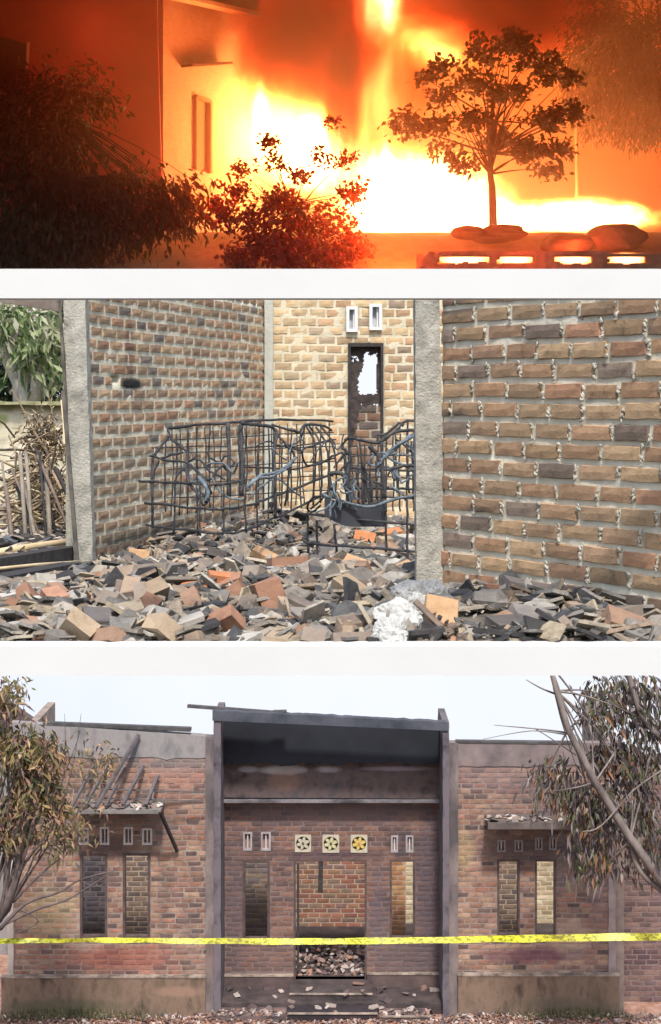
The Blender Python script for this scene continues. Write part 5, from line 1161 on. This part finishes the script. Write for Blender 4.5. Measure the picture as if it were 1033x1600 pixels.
# ---- fire and smoke as volumes
def flame_mat(name, stops, strength, nscale=(1.2, 1.2, .6), namp=.6, power=1.6, seed=0.0, taper=.0, nf=1.6, smoke=None):
    m = bpy.data.materials.new(name); m.use_nodes = True; N, L = m.node_tree.nodes, m.node_tree.links; N.clear()
    out = N.new('ShaderNodeOutputMaterial'); tc = N.new('ShaderNodeTexCoord')
    mp = N.new('ShaderNodeMapping'); L.new(tc.outputs['Object'], mp.inputs[0]); mp.inputs['Scale'].default_value = nscale; mp.inputs['Location'].default_value = (seed, seed * .7, seed * 1.3)
    n1 = N.new('ShaderNodeTexNoise'); n1.inputs['Scale'].default_value = nf; n1.inputs['Detail'].default_value = 6; n1.inputs['Roughness'].default_value = .68; L.new(mp.outputs[0], n1.inputs['Vector'])
    vm = N.new('ShaderNodeVectorMath'); vm.operation = 'SUBTRACT'; L.new(n1.outputs['Color'], vm.inputs[0]); vm.inputs[1].default_value = (.5, .5, .5)
    sc_ = N.new('ShaderNodeVectorMath'); sc_.operation = 'SCALE'; L.new(vm.outputs[0], sc_.inputs[0]); sc_.inputs['Scale'].default_value = namp * 2
    ad = N.new('ShaderNodeVectorMath'); ad.operation = 'ADD'; L.new(tc.outputs['Object'], ad.inputs[0]); L.new(sc_.outputs[0], ad.inputs[1])
    sep = N.new('ShaderNodeSeparateXYZ'); L.new(ad.outputs[0], sep.inputs[0])
    tw = mathn(N, L, 'ADD', 1.0, mathn(N, L, 'MULTIPLY', sep.outputs[2], -taper))      # narrower towards the top
    x2 = mathn(N, L, 'POWER', mathn(N, L, 'ABSOLUTE', mathn(N, L, 'DIVIDE', sep.outputs[0], tw)), 2.0)
    y2 = mathn(N, L, 'POWER', mathn(N, L, 'ABSOLUTE', mathn(N, L, 'DIVIDE', sep.outputs[1], tw)), 2.0)
    z2 = mathn(N, L, 'POWER', mathn(N, L, 'ABSOLUTE', sep.outputs[2]), 2.0)
    r = mathn(N, L, 'SQRT', mathn(N, L, 'ADD', mathn(N, L, 'ADD', x2, y2), z2))
    # keep inside the box
    s0 = N.new('ShaderNodeVectorMath'); s0.operation = 'LENGTH'; L.new(tc.outputs['Object'], s0.inputs[0])
    edge = mathn(N, L, 'MULTIPLY', mathn(N, L, 'SUBTRACT', 1.0, s0.outputs['Value']), 4.0, True)
    d = mathn(N, L, 'MULTIPLY', mathn(N, L, 'SUBTRACT', 1.0, r), 1.5, True)
    d = mathn(N, L, 'MULTIPLY', mathn(N, L, 'POWER', d, power), edge)
    rp = ramp(N, stops); L.new(d, rp.inputs[0])
    em = N.new('ShaderNodeEmission'); L.new(rp.outputs[0], em.inputs[0]); L.new(mathn(N, L, 'MULTIPLY', d, strength), em.inputs[1])
    last = em.outputs[0]
    if smoke:
        ab = N.new('ShaderNodeVolumeAbsorption'); ab.inputs[0].default_value = (*smoke[0], 1); L.new(mathn(N, L, 'MULTIPLY', d, smoke[1]), ab.inputs[1])
        if strength > 0:
            ash_ = N.new('ShaderNodeAddShader'); L.new(last, ash_.inputs[0]); L.new(ab.outputs[0], ash_.inputs[1]); last = ash_.outputs[0]
        else: last = ab.outputs[0]
    L.new(last, out.inputs['Volume'])
    return m
FR = [(0, (1, .085, .006)), (.35, (1, .20, .022)), (.8, (1, .42, .09))]
FW = [(0, (1, .13, .01)), (.25, (1, .30, .05)), (.7, (1, .55, .22))]
def blob(px, py, D, rx, ry, depth, mat, name, label, cat='flames'):
    b_m = bmesh.new(); bmesh.ops.create_icosphere(b_m, subdivisions=3, radius=1.0)
    me = bpy.data.meshes.new(name); b_m.to_mesh(me); b_m.free(); me.materials.append(mat)
    o = bpy.data.objects.new(name, me); COL.objects.link(o); o.location = P(px, py, D); o.scale = (rx / F * D * 1.25, depth, ry / F * D * 1.25); tag(o, label, cat, None, 'stuff')
    return o
S1 = (1.5, 1, .75)
blob(655, 312, 44, 150, 80, 2.0, flame_mat('fire_base', FW, 7.0, S1, .75, 1.3, 1.0, .35, 3.0), 'fire', 'white-hot main body of the fire low behind the round-crowned tree')
blob(740, 340, 43.9, 130, 34, 1.4, flame_mat('fire_low', FW, 9.0, (1.8, 1, .7), .55, 1.2, 51.0, .3, 3.0), 'fire', 'low white flames directly behind the trunk of the round-crowned tree')
blob(900, 338, 43.8, 135, 30, 1.2, flame_mat('fire_right', FW, 9.0, (2.2, 1, .7), .6, 1.2, 4.0, .3, 3.0), 'fire', 'low white flames running right along the ground past the round-crowned tree')
blob(600, 275, 44.4, 44, 58, 1.0, flame_mat('fire_lick', FW, 7.0, (1.4, 1, .5), .8, 1.2, 61.0, .45, 2.6), 'fire', 'tall ragged white flame rising out of the left part of the main fire')
blob(440, 200, 44.3, 130, 95, 1.5, flame_mat('fire_left', [(0, (1, .13, .008)), (.3, (1, .36, .04)), (.8, (1, .66, .14))], 2.6, (1.4, 1, .7), .75, 1.1, 7.0, .15, 2.4), 'fire', 'yellow flames against the side wall of the burning house')
blob(408, 190, 43.6, 16, 68, .5, flame_mat('fire_pillar', FW, 12.0, (1, 1, .7), .35, 1, 2.0, 0, 2.5), 'fire', 'narrow white flame standing upright beside the house wall')
blob(490, 240, 43.8, 90, 66, 1.3, flame_mat('fire_mid', FW, 6.0, (1.5, 1, .7), .8, 1.2, 9.0, .3, 2.6), 'fire', 'bright flames between the house wall and the main fire above the reddish bush')
blob(590, 2, 45.5, 42, 70, 1.0, flame_mat('fire_top', FW, 9.0, (1.2, 1, .6), .55, 1.2, 12.0, -.35, 2.2), 'fire', 'white flame tongue highest up above the main fire')
blob(600, 150, 45.5, 62, 120, 1.3, flame_mat('fire_column', FR, .8, (1.6, 1, .5), .85, 1.2, 15.0, 0, 2.4), 'fire', 'orange column of flame linking the main fire to the highest tongue')
blob(685, 62, 46, 80, 55, 1.2, flame_mat('fire_upper_right', FR, 3.4, (1.2, 1, .9), .8, 1.4, 19.0, 0, 2.4), 'fire', 'ragged orange flames right of the highest white tongue')
GL = [(0, (1, .08, .006)), (1, (1, .14, .012))]  # smoke lit by the fire, imitated with self-glowing volumes
blob(520, 150, 48.5, 420, 330, 4.0, flame_mat('fire_glow', GL, .24, (1.2, 1, .7), .6, .9, 23.0, 0, 2.6), 'firelit_smoke_glow', 'wide orange painted glow of firelit smoke filling the air behind the trees')
blob(960, 190, 49, 260, 260, 3.0, flame_mat('fire_glow_right', GL, .17, (1.2, 1, .7), .5, .9, 29.0, 0, 2.6), 'firelit_smoke_glow', 'dim orange painted glow of firelit smoke behind the right-hand tree')
SK = [(0, (1, .1, .01)), (1, (1, .1, .01))]
blob(480, 45, 43.2, 125, 120, 1.3, flame_mat('dark_smoke', SK, 0.0, (1.4, 1, .7), .9, .8, 31.0, 0, 2.6, ((.62, .22, .1), 4.5)), 'smoke', 'dark brown smoke rising left of the highest white flame', 'smoke')
blob(537, 160, 43.2, 30, 110, 1.0, flame_mat('dark_smoke_column', SK, 0.0, (1.4, 1, .5), .7, .8, 33.0, 0, 2.6, ((.65, .25, .1), 4.0)), 'smoke', 'narrow column of dark smoke between the yellow flames and the orange column', 'smoke')
blob(790, 15, 43.2, 170, 70, 1.2, flame_mat('dark_smoke_right', SK, 0.0, (1, 1, 1), .8, .8, 37.0, 0, 2.6, ((.62, .25, .1), 3.8)), 'smoke', 'brown smoke drifting above the round-crowned tree', 'smoke')
blob(640, 130, 43.2, 40, 70, .8, flame_mat('dark_smoke_wisp', SK, 0.0, (1.4, 1, .7), .8, .8, 39.0, 0, 2.6, ((.88, .35, .18), 2.0)), 'smoke', 'wisp of brown smoke crossing right of the orange flame column', 'smoke')
LC = (1, .15, .02)
# light thrown by the flames, plus added red fill lamps in front
def flame_or_fill_lamp(px, py, D, e, r=.8, col=(1, .28, .06)):
    ld = bpy.data.lights.new('flame_or_fill_light', 'POINT'); ld.energy = e; ld.color = col; ld.shadow_soft_size = r
    o = bpy.data.objects.new('flame_or_fill_light', ld); COL.objects.link(o); o.location = P(px, py, D)
flame_or_fill_lamp(680, 300, 43.5, 1500, .8, LC); flame_or_fill_lamp(450, 200, 43.4, 420, .5, (1, .26, .05)); flame_or_fill_lamp(880, 330, 43.2, 380, .3, LC); flame_or_fill_lamp(590, 60, 44.5, 500, .8, LC)
flame_or_fill_lamp(600, 345, 38.0, 520, .5, (1, .085, .010)); flame_or_fill_lamp(620, 385, 38.0, 120, .4, (1, .10, .012)); flame_or_fill_lamp(330, 300, 38.6, 150, .4, (1, .06, .01)); flame_or_fill_lamp(150, 40, 36.6, 130, .8, (1, .07, .02)); flame_or_fill_lamp(900, 390, 38.9, 90, .2, (1, .10, .02)); flame_or_fill_lamp(820, 385, 37.2, 45, .3, (1, .10, .015))  # added red fill for wall, trees and ground, mostly where no flame burns
# thin smoke in the air round the fire
m = bpy.data.materials.new('thin_smoke'); m.use_nodes = True; N, L = m.node_tree.nodes, m.node_tree.links; N.clear(); out = N.new('ShaderNodeOutputMaterial'); pv = N.new('ShaderNodeVolumeScatter')
pv.inputs['Color'].default_value = (.75, .6, .5, 1); pv.inputs['Density'].default_value = .05; pv.inputs['Anisotropy'].default_value = .3; L.new(pv.outputs[0], out.inputs['Volume'])
s = MB(); s.add([(-14.5, 35.5, HZ + 2.72), (14.5, 35.5, HZ + 2.72), (14.5, 61.5, HZ + 2.72), (-14.5, 61.5, HZ + 2.72), (-14.5, 35.5, zc(35.5)), (14.5, 35.5, zc(35.5)), (14.5, 61.5, zc(61.5)), (-14.5, 61.5, zc(61.5))], [(3, 2, 1, 0), (4, 5, 6, 7), (0, 1, 5, 4), (1, 2, 6, 5), (2, 3, 7, 6), (3, 0, 4, 7)])
o = s.build('thin_smoke', m); tag(o, 'thin orange-lit smoke hanging in the air round the fire', 'smoke', None, 'stuff')

# trees of the yard
NB = surf('night_bark', (.03, .02, .015), (.07, .045, .035), 4)
LA_ = leafmat('night_leaf', [(.035, .04, .015), (.05, .045, .02), (.025, .03, .012), (.06, .05, .025)], .3)
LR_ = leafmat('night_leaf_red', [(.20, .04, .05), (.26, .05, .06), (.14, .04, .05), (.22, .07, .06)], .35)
D = 40.5
PADS = [(650, 200, .42), (628, 185, .25), (688, 150, .40), (668, 120, .2), (705, 108, .42), (745, 130, .45), (762, 88, .42), (800, 68, .42), (835, 100, .48), (872, 125, .42), (885, 175, .36), (845, 190, .48), (795, 150, .5), (742, 190, .46), (690, 228, .36), (822, 238, .46), (722, 255, .34), (862, 232, .34), (775, 220, .4), (850, 265, .3), (805, 60, .3), (745, 70, .22), (690, 190, .3)]
make_tree('round_tree', 'round-crowned tree silhouetted against the white of the fire', 'tree', (X(770, D), D, hA(X(770, D), D) - .1),
    [(X(771, D), D, hA(X(770, D), D) - .1), (X(770, D), D, Z(320, D)), (X(769, D), D, Z(292, D)), (X(766, D), D, Z(272, D)), (X(768, D), D, Z(240, D)), (X(775, D), D, Z(190, D))], .11,
    [(P(px, py, D + ra.uniform(-.6, .6)), (r_ * 1.15, .5, r_ * .42), r_ * r_) for px, py, r_ in PADS],
    260, 20, .17, .062, LA_, NB, ra, droop=.1, spread=.24, twig=.01, nbr=5, start=.6)
D = 38.2
BP = [(450, 380, .9, .6), (400, 350, .6, .45), (500, 345, .7, .45), (545, 385, .45, .4), (370, 300, .3, .3), (385, 265, .22, .2), (430, 255, .28, .28), (425, 225, .12, .14), (470, 285, .3, .25), (500, 245, .24, .22), (518, 190, .06, .14), (540, 255, .22, .2), (548, 300, .26, .3), (352, 330, .25, .35), (440, 315, .5, .3), (480, 400, .9, .4), (380, 400, .6, .4)]
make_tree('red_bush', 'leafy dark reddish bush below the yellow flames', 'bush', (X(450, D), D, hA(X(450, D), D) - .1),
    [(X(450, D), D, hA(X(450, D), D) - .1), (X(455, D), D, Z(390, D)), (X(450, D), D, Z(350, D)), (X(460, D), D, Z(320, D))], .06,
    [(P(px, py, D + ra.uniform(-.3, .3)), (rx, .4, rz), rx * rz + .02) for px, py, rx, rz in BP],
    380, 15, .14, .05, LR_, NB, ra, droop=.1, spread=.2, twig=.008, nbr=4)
D = 38.5
make_tree('drooping_tree', 'large dark drooping tree at the left before the red gable wall', 'tree', (X(120, D), D, hA(X(120, D), D) - .1),
    [(X(120, D), D, hA(X(120, D), D) - .1), (X(115, D), D, Z(360, D)), (X(110, D), D, Z(280, D)), (X(95, D), D, Z(180, D))], .12,
    [(P(90, 155, D), (1.2, .8, .75), 2.5), (P(60, 260, D), (1.4, .8, 1.0), 3), (P(180, 330, D), (1.5, .8, 1.0), 4), (P(60, 380, D), (1.6, .8, .9), 3.5), (P(290, 320, D), (.7, .5, .6), .9), (P(20, 180, D), (.6, .6, .8), 1.2)],
    420, 24, .24, .045, LA_, NB, ra, droop=.55, spread=.55, twig=.008)
D = 45.5
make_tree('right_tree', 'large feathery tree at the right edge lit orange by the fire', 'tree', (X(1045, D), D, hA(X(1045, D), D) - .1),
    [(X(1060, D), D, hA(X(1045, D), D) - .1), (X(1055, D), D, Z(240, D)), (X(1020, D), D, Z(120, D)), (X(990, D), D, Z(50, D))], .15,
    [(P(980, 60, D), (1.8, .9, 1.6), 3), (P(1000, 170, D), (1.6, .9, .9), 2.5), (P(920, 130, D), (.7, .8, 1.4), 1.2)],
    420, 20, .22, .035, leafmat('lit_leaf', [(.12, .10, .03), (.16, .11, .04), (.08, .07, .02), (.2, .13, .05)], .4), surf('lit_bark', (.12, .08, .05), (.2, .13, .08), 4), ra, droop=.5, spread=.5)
# slim post behind
o = MB().tube([P(902, 345, 44.8), P(901, 200, 44.8)], .05, 6).build('wooden_post', surf('post_wood', (.30, .18, .10), (.42, .26, .15), 3)); tag(o, 'slim pale post standing right of the round-crowned tree', 'post')
# stones round the trunk and low planter wall with fire showing through its openings
STN = surf('night_stone', (.05, .03, .025), (.12, .07, .05), 3, .95, .6, 12)
for k, (px, py, w_, h_, lb_) in enumerate(((735, 364, 58, 22, 'flat boulder left of the round tree trunk'), (790, 363, 70, 24, 'wide flat boulder at the right foot of the round tree'), (765, 372, 60, 18, 'low boulder directly under the round tree trunk'), (885, 383, 85, 38, 'rounded boulder right of the round tree'), (965, 372, 90, 46, 'largest rounded boulder at the right end of the yard'))):
    D = 39.6; b_m = bmesh.new(); bmesh.ops.create_icosphere(b_m, subdivisions=3, radius=1)
    for v in b_m.verts: v.co *= 1 + .3 * nz(v.co.x + k * 5, v.co.y, v.co.z, 1.3)
    me = bpy.data.meshes.new('boulder'); b_m.to_mesh(me); b_m.free(); me.materials.append(STN)
    o = bpy.data.objects.new('boulder', me); COL.objects.link(o); o.location = P(px, py, D); o.scale = (w_ / 2 / F * D, .4, h_ / 2 / F * D); tag(o, lb_, 'boulder')
pw = empty('planter_wall', P(850, 420, 38), 'low dark wall in front of the fire with a row of openings showing flames', 'low wall')
D = 38.0; a_, b_ = (X(650, D), D), (X(1060, D), D); OP = [(684, 766), (776, 834), (866, 926), (949, 1010)]
H = [(X(p, D) - a_[0], X(q, D) - a_[0], Z(411, D), Z(400, D)) for p, q in OP]
s = MB(); cells(s, a_, b_, HZ + 2.8, Z(388, D), .25, .06, lambda u, z: z < Z(394, D) + .12 * nz(u, 7, 0, .8) - .25 * max(0, .5 - u) and not any(h[0] + .08 * nz(u, z, 0, 5) < u < h[1] and h[2] + .09 * nz(u, 1, 0, 3) < z < h[3] + .05 * nz(u, 5, 0, 3) for h in H), .07, 2, [v for h in H for v in h[:2]], (Z(411, D), Z(400, D)))
s.build('wall_body', DIRT, pw, smooth=True)
for k, (p, q) in enumerate(OP):
    blob((p + q) / 2, 405, D + .55, (q - p) / 2 + 3, 10, .28, flame_mat('ember_fire', FW, 14.0, (3, 1, 1), .5, .8, 40.0 + k * 3, 0, 2), 'ground_fire', ('leftmost and brightest', 'second from the left of the', 'third from the left of the', 'rightmost of the')[k] + (' small fires seen through the low wall' if k else ' small fire seen through the low wall'), 'ground fire')
